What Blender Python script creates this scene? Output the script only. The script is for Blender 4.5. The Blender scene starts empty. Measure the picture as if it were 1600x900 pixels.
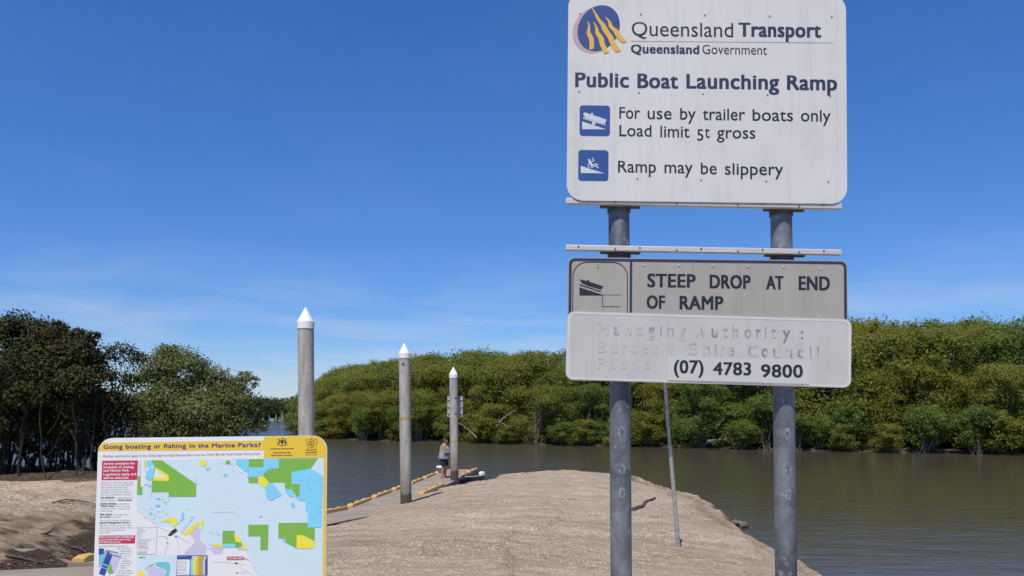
import bpy, bmesh, math, random
import numpy as np
from mathutils import Vector, Matrix

C = bpy.context.scene.collection
SC = bpy.context.scene
R = math.radians

# ------------------------------------------------------------------ camera, sky, sun, exposure
F, CX, CY, HC, PITCH = 1305.0, 800.0, 613.0, 3.4, R(1.0)
cam = bpy.data.cameras.new('camera')
cam.sensor_width = 36.0
cam.lens = F / 1600 * 36.0
cam.shift_y = (CY - 450.0) / 1600.0
cam.clip_start = 0.1
cam.clip_end = 6000
camo = bpy.data.objects.new('camera', cam)
camo.location = (0, 0, HC)
camo.rotation_euler = (R(90) + PITCH, 0, 0)
C.objects.link(camo)
SC.camera = camo

SUN_EL, SUN_AZ = R(62), math.atan2(-0.36, -0.93)      # horizontal direction towards the sun: behind the camera, a little left
world = bpy.data.worlds.new('World')
SC.world = world
world.use_nodes = True
wn, wl = world.node_tree.nodes, world.node_tree.links
wn.clear()
wout = wn.new('ShaderNodeOutputWorld')
wbg = wn.new('ShaderNodeBackground')
wbg.inputs['Strength'].default_value = 0.088
sky = wn.new('ShaderNodeTexSky')
sky.sky_type = 'NISHITA'
sky.sun_disc = False
sky.sun_elevation = SUN_EL
sky.sun_rotation = SUN_AZ
sky.altitude = 0
sky.air_density = 1.0
sky.dust_density = 0.0
sky.ozone_density = 3.2
hsv = wn.new('ShaderNodeHueSaturation')
hsv.inputs['Saturation'].default_value = 1.17
hsv.inputs['Value'].default_value = 1.0
gain = wn.new('ShaderNodeMix'); gain.data_type = 'RGBA'; gain.blend_type = 'MULTIPLY'; gain.inputs['Factor'].default_value = 1.0
gain.inputs['B'].default_value = (0.90, 1.0, 1.27, 1)
wl.new(sky.outputs[0], gain.inputs['A'])
wl.new(gain.outputs['Result'], hsv.inputs['Color'])
tc = wn.new('ShaderNodeTexCoord')
sep = wn.new('ShaderNodeSeparateXYZ')
wl.new(tc.outputs['Generated'], sep.inputs[0])


def wmath(op, a, b=None, c=None, clamp=False):
    n = wn.new('ShaderNodeMath'); n.operation = op; n.use_clamp = clamp
    for i, v in enumerate((a, b, c)):
        if v is None: continue
        if isinstance(v, (int, float)): n.inputs[i].default_value = v
        else: wl.new(v, n.inputs[i])
    return n.outputs[0]


zc = wmath('MAXIMUM', sep.outputs['Z'], 0.0)
den = wmath('ADD', zc, 0.06)
hz = wn.new('ShaderNodeMapRange'); hz.interpolation_type = 'SMOOTHSTEP'     # clear dry air: less of the model's bright horizon
hz.inputs['From Min'].default_value = 0.0; hz.inputs['From Max'].default_value = 0.42
wl.new(zc, hz.inputs['Value'])
hzc = wn.new('ShaderNodeMix'); hzc.data_type = 'RGBA'
hzc.inputs['A'].default_value = (0.70, 0.79, 0.92, 1); hzc.inputs['B'].default_value = (1, 1, 1, 1)
wl.new(hz.outputs[0], hzc.inputs['Factor'])
air = wn.new('ShaderNodeMix'); air.data_type = 'RGBA'; air.blend_type = 'MULTIPLY'; air.inputs['Factor'].default_value = 1.0
wl.new(hsv.outputs[0], air.inputs['A']); wl.new(hzc.outputs['Result'], air.inputs['B'])
cmb = wn.new('ShaderNodeCombineXYZ')
wl.new(wmath('DIVIDE', sep.outputs['X'], den), cmb.inputs[0])
wl.new(wmath('DIVIDE', sep.outputs['Y'], den), cmb.inputs[1])
cn = wn.new('ShaderNodeTexNoise')
cn.inputs['Scale'].default_value = 0.62
cn.inputs['Detail'].default_value = 9
cn.inputs['Roughness'].default_value = 0.60
cn.inputs['Distortion'].default_value = 0.5
wl.new(cmb.outputs[0], cn.inputs['Vector'])
cr = wn.new('ShaderNodeMapRange')
cr.inputs['From Min'].default_value = 0.45
cr.inputs['From Max'].default_value = 0.74
wl.new(cn.outputs['Fac'], cr.inputs['Value'])
lowm = wn.new('ShaderNodeMapRange')                    # thin cloud only low over the horizon
lowm.inputs['From Min'].default_value = 0.05
lowm.inputs['From Max'].default_value = 0.19
lowm.inputs['To Min'].default_value = 0.6
lowm.inputs['To Max'].default_value = 0.04
wl.new(zc, lowm.inputs['Value'])
cf = wmath('MULTIPLY', cr.outputs[0], lowm.outputs[0], clamp=True)
cmix = wn.new('ShaderNodeMix'); cmix.data_type = 'RGBA'
wl.new(cf, cmix.inputs['Factor'])
wl.new(air.outputs['Result'], cmix.inputs['A'])
cmix.inputs['B'].default_value = (6.0, 6.5, 7.6, 1)
wl.new(cmix.outputs['Result'], wbg.inputs['Color'])
wl.new(wbg.outputs[0], wout.inputs[0])

sl = bpy.data.lights.new('sun', 'SUN')
sl.energy = 4.3
sl.angle = R(0.53)
sl.color = (1.0, 0.93, 0.83)
so = bpy.data.objects.new('sun', sl)
sd = Vector((-0.36 * math.cos(SUN_EL), -0.93 * math.cos(SUN_EL), math.sin(SUN_EL)))
so.rotation_euler = sd.to_track_quat('Z', 'Y').to_euler()
so.location = sd * 60
C.objects.link(so)

SC.view_settings.view_transform = 'Standard'
SC.view_settings.look = 'None'
SC.view_settings.exposure = 0.2
SC.view_settings.gamma = 1.0
SC.view_settings.use_curve_mapping = False
SC.cycles.max_bounces = 6
SC.cycles.transparent_max_bounces = 12


# ------------------------------------------------------------------ helpers
def ray(px, py):
    d = Vector(((px - CX) / F, 1.0, -(py - CY) / F))
    c, s = math.cos(PITCH), math.sin(PITCH)
    return Vector((d.x, d.y * c - d.z * s, d.y * s + d.z * c))


def at_z(px, py, z):
    d = ray(px, py)
    return Vector((0, 0, HC)) + d * ((z - HC) / d.z)


def at_y(px, py, Y):
    d = ray(px, py)
    return Vector((0, 0, HC)) + d * (Y / d.y)


def tag(o, label=None, cat=None, group=None, kind=None):
    if label: o['label'] = label
    if cat: o['category'] = cat
    if group: o['group'] = group
    if kind: o['kind'] = kind
    return o


def thing(name, label, cat, loc=(0, 0, 0), rz=0, group=None):
    o = bpy.data.objects.new(name, None)
    o.empty_display_size = 0.2
    o.location = loc
    o.rotation_euler = (0, 0, rz)
    C.objects.link(o)
    return tag(o, label, cat, group)


class MB:
    def __init__(s): s.v, s.f, s.sm = [], [], []

    def add(s, vs, fs, smooth=False):
        k = len(s.v)
        s.v += [tuple(v) for v in vs]
        s.f += [tuple(i + k for i in f) for f in fs]
        s.sm += [smooth] * len(fs)
        return s

    def box(s, c, size, rz=0.0, m=None):
        x, y, z = [q / 2 for q in size]
        vs = [Vector((a * x, b * y, d * z)) for a in (-1, 1) for b in (-1, 1) for d in (-1, 1)]
        rot = m if m is not None else Matrix.Rotation(rz, 3, 'Z')
        c = Vector(c)
        return s.add([rot @ v + c for v in vs], [(0, 1, 3, 2), (4, 6, 7, 5), (0, 4, 5, 1), (2, 3, 7, 6), (0, 2, 6, 4), (1, 5, 7, 3)])

    def tube(s, pts, rad, n=10, caps=True, smooth=True, squash=1.0):
        pts = [Vector(p) for p in pts]
        if not hasattr(rad, '__len__'): rad = [rad] * len(pts)
        t0 = (pts[1] - pts[0]).normalized()
        up = Vector((0, 0, 1)) if abs(t0.z) < .9 else Vector((0, 1, 0))
        a = t0.cross(up).normalized(); vs = []
        for i, p in enumerate(pts):
            t = (pts[min(i + 1, len(pts) - 1)] - pts[max(i - 1, 0)]).normalized()
            a = (a - t * a.dot(t)).normalized(); b = t.cross(a)
            for k in range(n):
                th = 2 * math.pi * k / n
                vs.append(p + a * math.cos(th) * rad[i] + b * math.sin(th) * rad[i] * squash)
        fs = [(i * n + k, i * n + (k + 1) % n, (i + 1) * n + (k + 1) % n, (i + 1) * n + k) for i in range(len(pts) - 1) for k in range(n)]
        s.add(vs, fs, smooth)
        if caps:
            L = len(pts) - 1
            s.add(vs[:n], [tuple(reversed(range(n)))]); s.add(vs[L * n:], [tuple(range(n))])
        return s

    def ball(s, c, r, n=12, m=8, scale=(1, 1, 1)):
        c = Vector(c); vs = []; fs = []
        for i in range(m + 1):
            ph = math.pi * i / m
            for k in range(n):
                th = 2 * math.pi * k / n
                vs.append(c + Vector((math.sin(ph) * math.cos(th) * r * scale[0], math.sin(ph) * math.sin(th) * r * scale[1], math.cos(ph) * r * scale[2])))
        for i in range(m):
            for k in range(n): fs.append((i * n + k, (i + 1) * n + k, (i + 1) * n + (k + 1) % n, i * n + (k + 1) % n))
        return s.add(vs, fs, True)

    def rings(s, rings, caps=True, smooth=True):
        """rings: list of lists of points, same count"""
        n = len(rings[0]); vs = [p for r in rings for p in r]
        fs = [(i * n + k, i * n + (k + 1) % n, (i + 1) * n + (k + 1) % n, (i + 1) * n + k) for i in range(len(rings) - 1) for k in range(n)]
        s.add(vs, fs, smooth)
        if caps:
            s.add(rings[0], [tuple(reversed(range(n)))]); s.add(rings[-1], [tuple(range(n))])
        return s

    def build(s, name, mat, parent=None, bevel=0, loc=None):
        me = bpy.data.meshes.new(name)
        me.from_pydata(s.v, [], s.f)
        me.polygons.foreach_set('use_smooth', s.sm)
        me.materials.append(mat)
        me.update()
        o = bpy.data.objects.new(name, me)
        C.objects.link(o)
        if parent: o.parent = parent
        if loc: o.location = loc
        if bevel:
            b = o.modifiers.new('bevel', 'BEVEL'); b.width = bevel; b.segments = 2; b.limit_method = 'ANGLE'
        return o


def copy_tree(o, parent=None):
    c = o.copy(); C.objects.link(c)
    if parent: c.parent = parent
    for ch in list(o.children): copy_tree(ch, c)
    return c


# ------------------------------------------------------------------ materials
def mat(name, col, rough=0.6, metal=0.0, var=0.0, vscale=6.0, col2=None, bump=0.0, bscale=60.0, coords='Object', spec=0.5, detail=6, stretch=None, c_lo=0.35, c_hi=0.65):
    m = bpy.data.materials.new(name); m.use_nodes = True
    N, L = m.node_tree.nodes, m.node_tree.links
    p = N['Principled BSDF']
    p.inputs['Base Color'].default_value = (*col, 1)
    p.inputs['Roughness'].default_value = rough
    p.inputs['Metallic'].default_value = metal
    p.inputs['Specular IOR Level'].default_value = spec
    t = N.new('ShaderNodeTexCoord'); src = t.outputs[coords]
    if stretch:
        mp = N.new('ShaderNodeMapping'); mp.inputs['Scale'].default_value = stretch
        L.new(src, mp.inputs['Vector']); src = mp.outputs[0]
    if col2 is not None or var:
        n = N.new('ShaderNodeTexNoise'); n.inputs['Scale'].default_value = vscale; n.inputs['Detail'].default_value = detail
        n.inputs['Roughness'].default_value = 0.62
        L.new(src, n.inputs['Vector'])
        r = N.new('ShaderNodeMapRange'); r.inputs['From Min'].default_value = c_lo; r.inputs['From Max'].default_value = c_hi
        L.new(n.outputs['Fac'], r.inputs['Value'])
        mx = N.new('ShaderNodeMix'); mx.data_type = 'RGBA'
        mx.inputs['A'].default_value = (*[c * (1 - var) for c in col], 1)
        b = col2 if col2 is not None else [min(1, c * (1 + var)) for c in col]
        mx.inputs['B'].default_value = (*b, 1)
        L.new(r.outputs[0], mx.inputs['Factor']); L.new(mx.outputs['Result'], p.inputs['Base Color'])
    if bump:
        n2 = N.new('ShaderNodeTexNoise'); n2.inputs['Scale'].default_value = bscale; n2.inputs['Detail'].default_value = 5
        L.new(src, n2.inputs['Vector'])
        bp = N.new('ShaderNodeBump'); bp.inputs['Strength'].default_value = bump; bp.inputs['Distance'].default_value = 0.02
        L.new(n2.outputs['Fac'], bp.inputs['Height']); L.new(bp.outputs[0], p.inputs['Normal'])
    return m


M = {}
M['white_sign'] = mat('white_sign', (.635, .622, .59), .38, var=.035, vscale=2.2, bump=.02, bscale=9)
M['grey_sign'] = mat('grey_sign', (.365, .342, .298), .45, var=.05, vscale=3.5, stretch=(3, 3, .6))
M['pale_sign'] = mat('pale_sign', (.51, .50, .47), .42, var=.05, vscale=5)
M['sticker'] = mat('sticker', (.55, .54, .51), .38, var=.015, vscale=5)


def weather(m, dark=(.30, .285, .26), seed=0.0, amount=.5):
    # grime: faint vertical runs, a scatter of specks and a few scuffs
    N, L = m.node_tree.nodes, m.node_tree.links
    p = N['Principled BSDF']; base = p.inputs['Base Color'].links[0].from_socket
    t = N.new('ShaderNodeTexCoord')
    def nz(scale, st, det, lo, hi, top):
        mp = N.new('ShaderNodeMapping'); mp.inputs['Scale'].default_value = st; mp.inputs['Location'].default_value = (seed, seed * 2, seed)
        L.new(t.outputs['Object'], mp.inputs[0]); n = N.new('ShaderNodeTexNoise'); n.inputs['Scale'].default_value = scale; n.inputs['Detail'].default_value = det; n.inputs['Roughness'].default_value = .65
        L.new(mp.outputs[0], n.inputs['Vector']); r = N.new('ShaderNodeMapRange'); r.inputs['From Min'].default_value = lo; r.inputs['From Max'].default_value = hi; r.inputs['To Max'].default_value = top
        L.new(n.outputs['Fac'], r.inputs['Value']); return r.outputs[0]
    for f, c in ((nz(26, (1, 1, .06), 4, .52, .80, amount * .5), dark), (nz(5, (1, 1, .7), 8, .56, .78, amount * .45), dark), (nz(70, (1, 1, 1), 3, .70, .74, amount * .9), tuple(q * .5 for q in dark)), (nz(16, (.6, 1, 1.5), 7, .70, .75, amount * .7), dark)):
        x = N.new('ShaderNodeMix'); x.data_type = 'RGBA'; L.new(f, x.inputs['Factor']); L.new(base, x.inputs['A']); x.inputs['B'].default_value = (*c, 1); base = x.outputs['Result']
    L.new(base, p.inputs['Base Color'])


weather(M['white_sign'], seed=1.0, amount=.55)
weather(M['grey_sign'], (.20, .185, .16), 2.0, .7)
weather(M['pale_sign'], (.33, .32, .31), 3.0, .55)
M['navy_ink'] = mat('navy_ink', (.030, .036, .075), .45, var=.15, vscale=8)
M['black_ink'] = mat('black_ink', (.016, .017, .026), .45, var=.15, vscale=8)
M['rule_ink'] = mat('rule_ink', (.42, .34, .31), .5, var=.1)
M['sign_blue'] = mat('sign_blue', (.030, .085, .27), .4, var=.06, vscale=8)
M['logo_blue'] = mat('logo_blue', (.035, .075, .235), .4, var=.06, vscale=8)
M['logo_pink'] = mat('logo_pink', (.50, .35, .33), .45, var=.04)
M['logo_gold'] = mat('logo_gold', (.72, .43, .055), .42, var=.05, vscale=9)
M['white_ink'] = mat('white_ink', (.60, .61, .65), .42, var=.03)
M['faded_rim'] = mat('faded_rim', (.60, .59, .56), .4, var=.03)
M['aluminium'] = mat('aluminium', (.58, .55, .52), .5, metal=.25, var=.09, vscale=7, stretch=(1, 3, 10))
M['dark_steel'] = mat('dark_steel', (.10, .105, .12), .6, metal=.4, var=.2, vscale=14)
M['rivet'] = mat('rivet', (.12, .11, .10), .5, metal=.3, var=.2)
M['bright_rivet'] = mat('bright_rivet', (.62, .62, .60), .35, metal=.4, var=.1)


def faded_ink():
    m = bpy.data.materials.new('faded_ink'); m.use_nodes = True
    N, L = m.node_tree.nodes, m.node_tree.links
    p = N['Principled BSDF']; p.inputs['Roughness'].default_value = .45
    t = N.new('ShaderNodeTexCoord'); n = N.new('ShaderNodeTexNoise')
    n.inputs['Scale'].default_value = 26; n.inputs['Detail'].default_value = 5
    mp = N.new('ShaderNodeMapping'); mp.inputs['Scale'].default_value = (1.6, 1, .55)
    L.new(t.outputs['Object'], mp.inputs[0]); L.new(mp.outputs[0], n.inputs['Vector'])
    s = N.new('ShaderNodeSeparateXYZ'); L.new(t.outputs['Object'], s.inputs[0])
    g = N.new('ShaderNodeMapRange')                         # wear: more of the vinyl left at the right-hand, upper end
    g.inputs['From Min'].default_value = -.5; g.inputs['From Max'].default_value = .45
    g.inputs['To Min'].default_value = -.16; g.inputs['To Max'].default_value = .13
    L.new(s.outputs['X'], g.inputs['Value'])
    g2 = N.new('ShaderNodeMapRange')
    g2.inputs['From Min'].default_value = -1.62; g2.inputs['From Max'].default_value = -1.43
    g2.inputs['To Min'].default_value = -.13; g2.inputs['To Max'].default_value = .10
    L.new(s.outputs['Z'], g2.inputs['Value'])
    a = N.new('ShaderNodeMath'); L.new(n.outputs['Fac'], a.inputs[0]); L.new(g.outputs[0], a.inputs[1])
    b = N.new('ShaderNodeMath'); L.new(a.outputs[0], b.inputs[0]); L.new(g2.outputs[0], b.inputs[1])
    r = N.new('ShaderNodeMapRange'); r.inputs['From Min'].default_value = .42; r.inputs['From Max'].default_value = .62
    L.new(b.outputs[0], r.inputs['Value'])
    mx = N.new('ShaderNodeMix'); mx.data_type = 'RGBA'
    mx.inputs['A'].default_value = (.50, .49, .46, 1); mx.inputs['B'].default_value = (.25, .245, .24, 1)
    L.new(r.outputs[0], mx.inputs['Factor']); L.new(mx.outputs['Result'], p.inputs['Base Color'])
    return m


M['faded_ink'] = faded_ink()


def galv():
    m = mat('galvanised_steel', (.105, .115, .13), .52, metal=.45, col2=(.34, .355, .37), vscale=9, detail=8, c_lo=.3, c_hi=.75, stretch=(1, 1, .5), bump=.08, bscale=40)
    N, L = m.node_tree.nodes, m.node_tree.links
    p = N['Principled BSDF']
    base = p.inputs['Base Color'].links[0].from_socket
    t = N.new('ShaderNodeTexCoord')
    v = N.new('ShaderNodeTexVoronoi'); v.inputs['Scale'].default_value = 22
    L.new(t.outputs['Object'], v.inputs['Vector'])
    sp = N.new('ShaderNodeTexNoise'); sp.inputs['Scale'].default_value = 17; sp.inputs['Detail'].default_value = 7
    L.new(t.outputs['Object'], sp.inputs['Vector'])
    r = N.new('ShaderNodeMapRange'); r.inputs['From Min'].default_value = .62; r.inputs['From Max'].default_value = .74
    L.new(sp.outputs['Fac'], r.inputs['Value'])
    a = N.new('ShaderNodeMix'); a.data_type = 'RGBA'; a.inputs['B'].default_value = (.42, .44, .46, 1)
    L.new(r.outputs[0], a.inputs['Factor']); L.new(base, a.inputs['A'])
    b = N.new('ShaderNodeMix'); b.data_type = 'RGBA'; b.blend_type = 'MULTIPLY'; b.inputs['Factor'].default_value = .35
    L.new(a.outputs['Result'], b.inputs['A']); L.new(v.outputs['Color'], b.inputs['B'])
    bw = N.new('ShaderNodeRGBToBW'); L.new(v.outputs['Color'], bw.inputs[0]); L.new(bw.outputs[0], b.inputs['B'])
    L.new(b.outputs['Result'], p.inputs['Base Color'])
    return m


M['galv'] = galv()
M['scuff'] = mat('scuffed_zinc', (.15, .165, .19), .5, metal=.4, col2=(.40, .42, .44), vscale=48)
M['thin_pole'] = mat('weathered_pole', (.33, .32, .30), .6, metal=.2, var=.2, vscale=9)

# ------------------------------------------------------------------ ground
def deck_z(Y):
    return np.where(Y < 24, .45 + (24 - Y) * .062, .45 - np.clip((Y - 24) / 10, 0, 1) * .05)


SPIT = []                                                      # (x, y, z) of the shore crest round the sand spit
for px, py, z in [(1280, 900, .35), (1215, 860, .35), (1165, 828, .35), (1100, 785, .35), (1050, 763, .35), (985, 742, .35), (920, 735, .35),
                  (860, 734, .38), (800, 740, .42), (760, 748, .42), (722, 757, .43)]:
    p = at_z(px, py, z); SPIT.append((p.x, p.y, z))
for px, py in [(685, 763), (620, 788), (560, 808), (515, 823)]:
    z = .45
    for _ in range(6):
        p = at_z(px, py, z); z = float(deck_z(np.array(p.y))) + .02
    SPIT.append((p.x, p.y, z))
SPIT += [(-4.9, 17, .92), (-5.3, 14, 1.1), (-5.6, 11.5, 1.25), (-5.2, 6, 1.6), (-5, 0, 1.9), (-5, -8, 1.95), (9, -8, 1.5), (8, 3, .9), (5.9, 9, .5), (5.6, 13, .36)]
BANK = [(-6.35, 12.0, 1.08), (-6.2, 18, .8), (-7.2, 23.5, .2), (-10, 26, .15), (-15, 27, .15), (-40, 31, .2), (-70, 25, .3), (-70, 2, 1.2), (-30, 6.5, 1.3), (-12, 10.2, 1.2), (-7.3, 11.55, 1.14)]


def poly_field(X, Y, P):
    """signed distance (inside positive) and crest height of the nearest boundary point"""
    P = np.array(P); n = len(P)
    best = np.full(X.shape, 1e9); ze = np.zeros(X.shape); inside = np.zeros(X.shape, bool)
    for i in range(n):
        a, b = P[i], P[(i + 1) % n]
        dx, dy = b[0] - a[0], b[1] - a[1]
        t = np.clip(((X - a[0]) * dx + (Y - a[1]) * dy) / (dx * dx + dy * dy), 0, 1)
        d = np.hypot(X - a[0] - t * dx, Y - a[1] - t * dy)
        k = d < best
        best = np.where(k, d, best); ze = np.where(k, a[2] + t * (b[2] - a[2]), ze)
        cr_ = ((a[1] > Y) != (b[1] > Y)) & (X < (b[0] - a[0]) * (Y - a[1]) / (b[1] - a[1] + 1e-12) + a[0])
        inside ^= cr_
    return np.where(inside, best, -best), ze


def vnoise(X, Y, sc, seed):
    rg = np.random.RandomState(seed); g = rg.rand(256, 256)
    x, y = X * sc + 1000.3, Y * sc + 1000.7
    i, j = np.floor(x).astype(int), np.floor(y).astype(int)
    u, v = x - i, y - j; u = u * u * (3 - 2 * u); v = v * v * (3 - 2 * v)
    G = lambda a, b: g[a % 256, b % 256]
    return (G(i, j) * (1 - u) + G(i + 1, j) * u) * (1 - v) + (G(i, j + 1) * (1 - u) + G(i + 1, j + 1) * u) * v - .5


def ground_z(X, Y):
    X = np.asarray(X, float); Y = np.asarray(Y, float)
    Xw = X + vnoise(X, Y, .55, 1) * .7 + vnoise(X, Y, 1.7, 2) * .25
    Yw = Y + vnoise(X, Y, .55, 3) * .7
    onright = np.clip((X + 2 - (-.06) * Y) / 2, 0, 1)
    d, ze = poly_field(X + (Xw - X) * onright, Y + (Yw - Y) * onright, SPIT)
    pl = np.interp(Y, [0, 6, 12, 18, 25, 34, 45], [1.8, 1.72, 1.42, 1.2, 1.02, .80, .55])
    di = np.maximum(d, 0)
    zi = ze + (np.maximum(pl, ze) - ze) * (1 - np.exp(-di / 2.6))
    stp = np.clip((di - .75 - vnoise(X, Y, .45, 21) * .9) / .14, 0, 1)
    zi -= .13 * (1 - stp) * np.clip(di / .2, 0, 1) * (onright > .6) * (Y < 40)
    zi += (vnoise(X, Y, .35, 4) * .16 + vnoise(X, Y, 1.1, 5) * .05 + vnoise(X * .45, Y, 3.4, 6) * .03 + vnoise(X, Y, 3.1, 16) * .035) * np.clip(di / 1.5, 0, 1)
    zo = ze - np.maximum(-d, 0) * .45 - .10 * np.clip(-d / .15, 0, 1)
    z1 = np.where(d > 0, zi, np.maximum(zo, -1.4))
    # land west of the lane
    d2, ze2 = poly_field(X + vnoise(X, Y, 1.3, 7) * .35, Y + vnoise(X, Y, 1.1, 8) * .35, BANK)
    t = np.clip(d2 / 2.3, 0, 1); t = t * t * (3 - 2 * t)
    top = 1.60 + np.clip((-X - 10) / 20, 0, 1) * .1
    z2 = ze2 + (np.maximum(top, ze2) - ze2) * t
    z2 += (vnoise(X, Y, .8, 9) * .22 + vnoise(X, Y, 2.3, 10) * .12 + vnoise(X, Y, 5.5, 14) * .05) * np.clip(d2 / .5, 0, 1)
    z2 = np.where(d2 > 0, z2, np.maximum(ze2 - (-d2) * .5, -1.4))
    z = np.maximum(z1, z2)
    # apron and lane keep their concrete clear of soil
    lane = (X < np.interp(Y, [0, 11.5, 14, 17], [-4.6, -5.2, -5.3, -4.95])) & (Y < 20.2) & (d2 < .05)
    z = np.where(lane, np.minimum(z, deck_z(Y) - .07), z)
    return z


def grid_mesh(name, xs, ys, m, zf):
    X, Y = np.meshgrid(xs, ys)
    Z = zf(X, Y)
    nx, ny = len(xs), len(ys)
    V = np.stack([X, Y, Z], -1).reshape(-1, 3)
    idx = np.arange(nx * ny).reshape(ny, nx)
    Q = np.stack([idx[:-1, :-1], idx[:-1, 1:], idx[1:, 1:], idx[1:, :-1]], -1).reshape(-1, 4)
    me = bpy.data.meshes.new(name)
    me.vertices.add(len(V)); me.vertices.foreach_set('co', V.ravel().astype(np.float32))
    me.loops.add(Q.size); me.loops.foreach_set('vertex_index', Q.ravel().astype(np.int32))
    me.polygons.add(len(Q)); me.polygons.foreach_set('loop_start', np.arange(0, Q.size, 4, dtype=np.int32))
    me.polygons.foreach_set('use_smooth', np.ones(len(Q), bool))
    me.update(calc_edges=True); me.validate()
    me.materials.append(m)
    o = bpy.data.objects.new(name, me); C.objects.link(o)
    return o


def sand_mat():
    m = bpy.data.materials.new('sand'); m.use_nodes = True
    N, L = m.node_tree.nodes, m.node_tree.links
    p = N['Principled BSDF']; p.inputs['Roughness'].default_value = .92; p.inputs['Specular IOR Level'].default_value = .2
    g = N.new('ShaderNodeNewGeometry'); pos = g.outputs['Position']

    def noise(scale, detail=6, stretch=None, rough=.6):
        n = N.new('ShaderNodeTexNoise'); n.inputs['Scale'].default_value = scale; n.inputs['Detail'].default_value = detail; n.inputs['Roughness'].default_value = rough
        if stretch:
            mp = N.new('ShaderNodeMapping'); mp.inputs['Scale'].default_value = stretch; L.new(pos, mp.inputs[0]); L.new(mp.outputs[0], n.inputs['Vector'])
        else: L.new(pos, n.inputs['Vector'])
        return n.outputs['Fac']

    def rng(v, a, b, lo=0, hi=1):
        r = N.new('ShaderNodeMapRange'); r.inputs['From Min'].default_value = a; r.inputs['From Max'].default_value = b
        r.inputs['To Min'].default_value = lo; r.inputs['To Max'].default_value = hi
        L.new(v, r.inputs['Value']); return r.outputs[0]

    def mix(f, a, b, mode='MIX'):
        x = N.new('ShaderNodeMix'); x.data_type = 'RGBA'; x.blend_type = mode
        for k, v in (('Factor', f), ('A', a), ('B', b)):
            if isinstance(v, tuple): x.inputs[k].default_value = (*v, 1)
            elif isinstance(v, float): x.inputs[k].default_value = v
            else: L.new(v, x.inputs[k])
        return x.outputs['Result']

    c = mix(rng(noise(.55, 5, (.5, 1.2, 1)), .35, .68), (.330, .254, .175), (.455, .360, .258))
    c = mix(rng(noise(1.1, 8, (.35, 1.5, 1), .7), .50, .64, 0, .65), c, (.220, .168, .115))
    c = mix(rng(noise(4.5, 8, (.45, 1.3, 1), .75), .47, .64, 0, .75), c, (.195, .148, .102))
    c = mix(rng(noise(5.5, 8, (.5, 1.3, 1), .75), .54, .66, 0, .7), c, (.56, .455, .34))
    c = mix(rng(noise(22, 6, (.7, 1.2, 1), .7), .52, .68, 0, .85), c, (.125, .092, .062))
    patch = rng(noise(.9, 5, (.35, 1.2, 1)), .40, .60)

    def grit(scale, r0, keep):
        vo = N.new('ShaderNodeTexVoronoi'); vo.inputs['Scale'].default_value = scale; L.new(pos, vo.inputs['Vector'])
        wn_ = N.new('ShaderNodeSeparateColor'); L.new(vo.outputs['Color'], wn_.inputs[0])
        mm = N.new('ShaderNodeMath'); mm.operation = 'MULTIPLY'; L.new(rng(vo.outputs['Distance'], r0, r0 * .7), mm.inputs[0]); L.new(rng(wn_.outputs[0], keep, keep + .03), mm.inputs[1])
        mm2 = N.new('ShaderNodeMath'); mm2.operation = 'MULTIPLY'; L.new(mm.outputs[0], mm2.inputs[0]); L.new(rng(patch, 0, 1, .25, 1), mm2.inputs[1])
        return mm2.outputs[0]
    c = mix(grit(16, .36, .68), c, (.74, .67, .57))
    c = mix(grit(34, .42, .48), c, (.68, .59, .48))
    c = mix(grit(11, .26, .86), c, (.07, .055, .042))
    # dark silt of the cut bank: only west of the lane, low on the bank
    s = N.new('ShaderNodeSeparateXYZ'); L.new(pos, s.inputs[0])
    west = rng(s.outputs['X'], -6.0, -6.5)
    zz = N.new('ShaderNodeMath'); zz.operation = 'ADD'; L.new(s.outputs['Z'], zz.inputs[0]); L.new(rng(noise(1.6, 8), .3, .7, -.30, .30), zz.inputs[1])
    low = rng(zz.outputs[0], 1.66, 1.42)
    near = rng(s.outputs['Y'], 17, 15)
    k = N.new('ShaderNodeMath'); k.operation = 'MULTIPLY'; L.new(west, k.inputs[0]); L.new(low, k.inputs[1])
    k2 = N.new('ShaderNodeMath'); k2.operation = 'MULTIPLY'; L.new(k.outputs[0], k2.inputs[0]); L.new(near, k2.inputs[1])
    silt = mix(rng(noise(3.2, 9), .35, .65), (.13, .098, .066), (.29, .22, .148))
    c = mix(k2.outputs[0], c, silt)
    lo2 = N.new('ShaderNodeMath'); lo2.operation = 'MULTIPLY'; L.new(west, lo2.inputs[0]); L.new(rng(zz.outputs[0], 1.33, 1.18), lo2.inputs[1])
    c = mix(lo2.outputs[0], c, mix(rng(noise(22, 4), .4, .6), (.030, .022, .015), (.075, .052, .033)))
    # leaf litter plus the west trees' shade, painted dark into the ground colour
    litter_shade = N.new('ShaderNodeMath'); litter_shade.operation = 'MULTIPLY'; L.new(west, litter_shade.inputs[0]); L.new(rng(s.outputs['Y'], 19.3, 20.6), litter_shade.inputs[1])
    c = mix(litter_shade.outputs[0], c, mix(rng(noise(14, 5), .4, .6), (.035, .026, .017), (.10, .07, .042)))
    # wet sand at the water's edge
    c = mix(rng(s.outputs['Z'], .35, .20), c, (.075, .058, .040))
    L.new(c, p.inputs['Base Color'])
    b1 = N.new('ShaderNodeBump'); b1.inputs['Strength'].default_value = .7; b1.inputs['Distance'].default_value = .08
    L.new(noise(5, 9, (.6, 1.2, 1), .7), b1.inputs['Height'])
    b2 = N.new('ShaderNodeBump'); b2.inputs['Strength'].default_value = .8; b2.inputs['Distance'].default_value = .03
    L.new(noise(26, 5), b2.inputs['Height']); L.new(b1.outputs[0], b2.inputs['Normal'])
    L.new(b2.outputs[0], p.inputs['Normal'])
    return m


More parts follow.
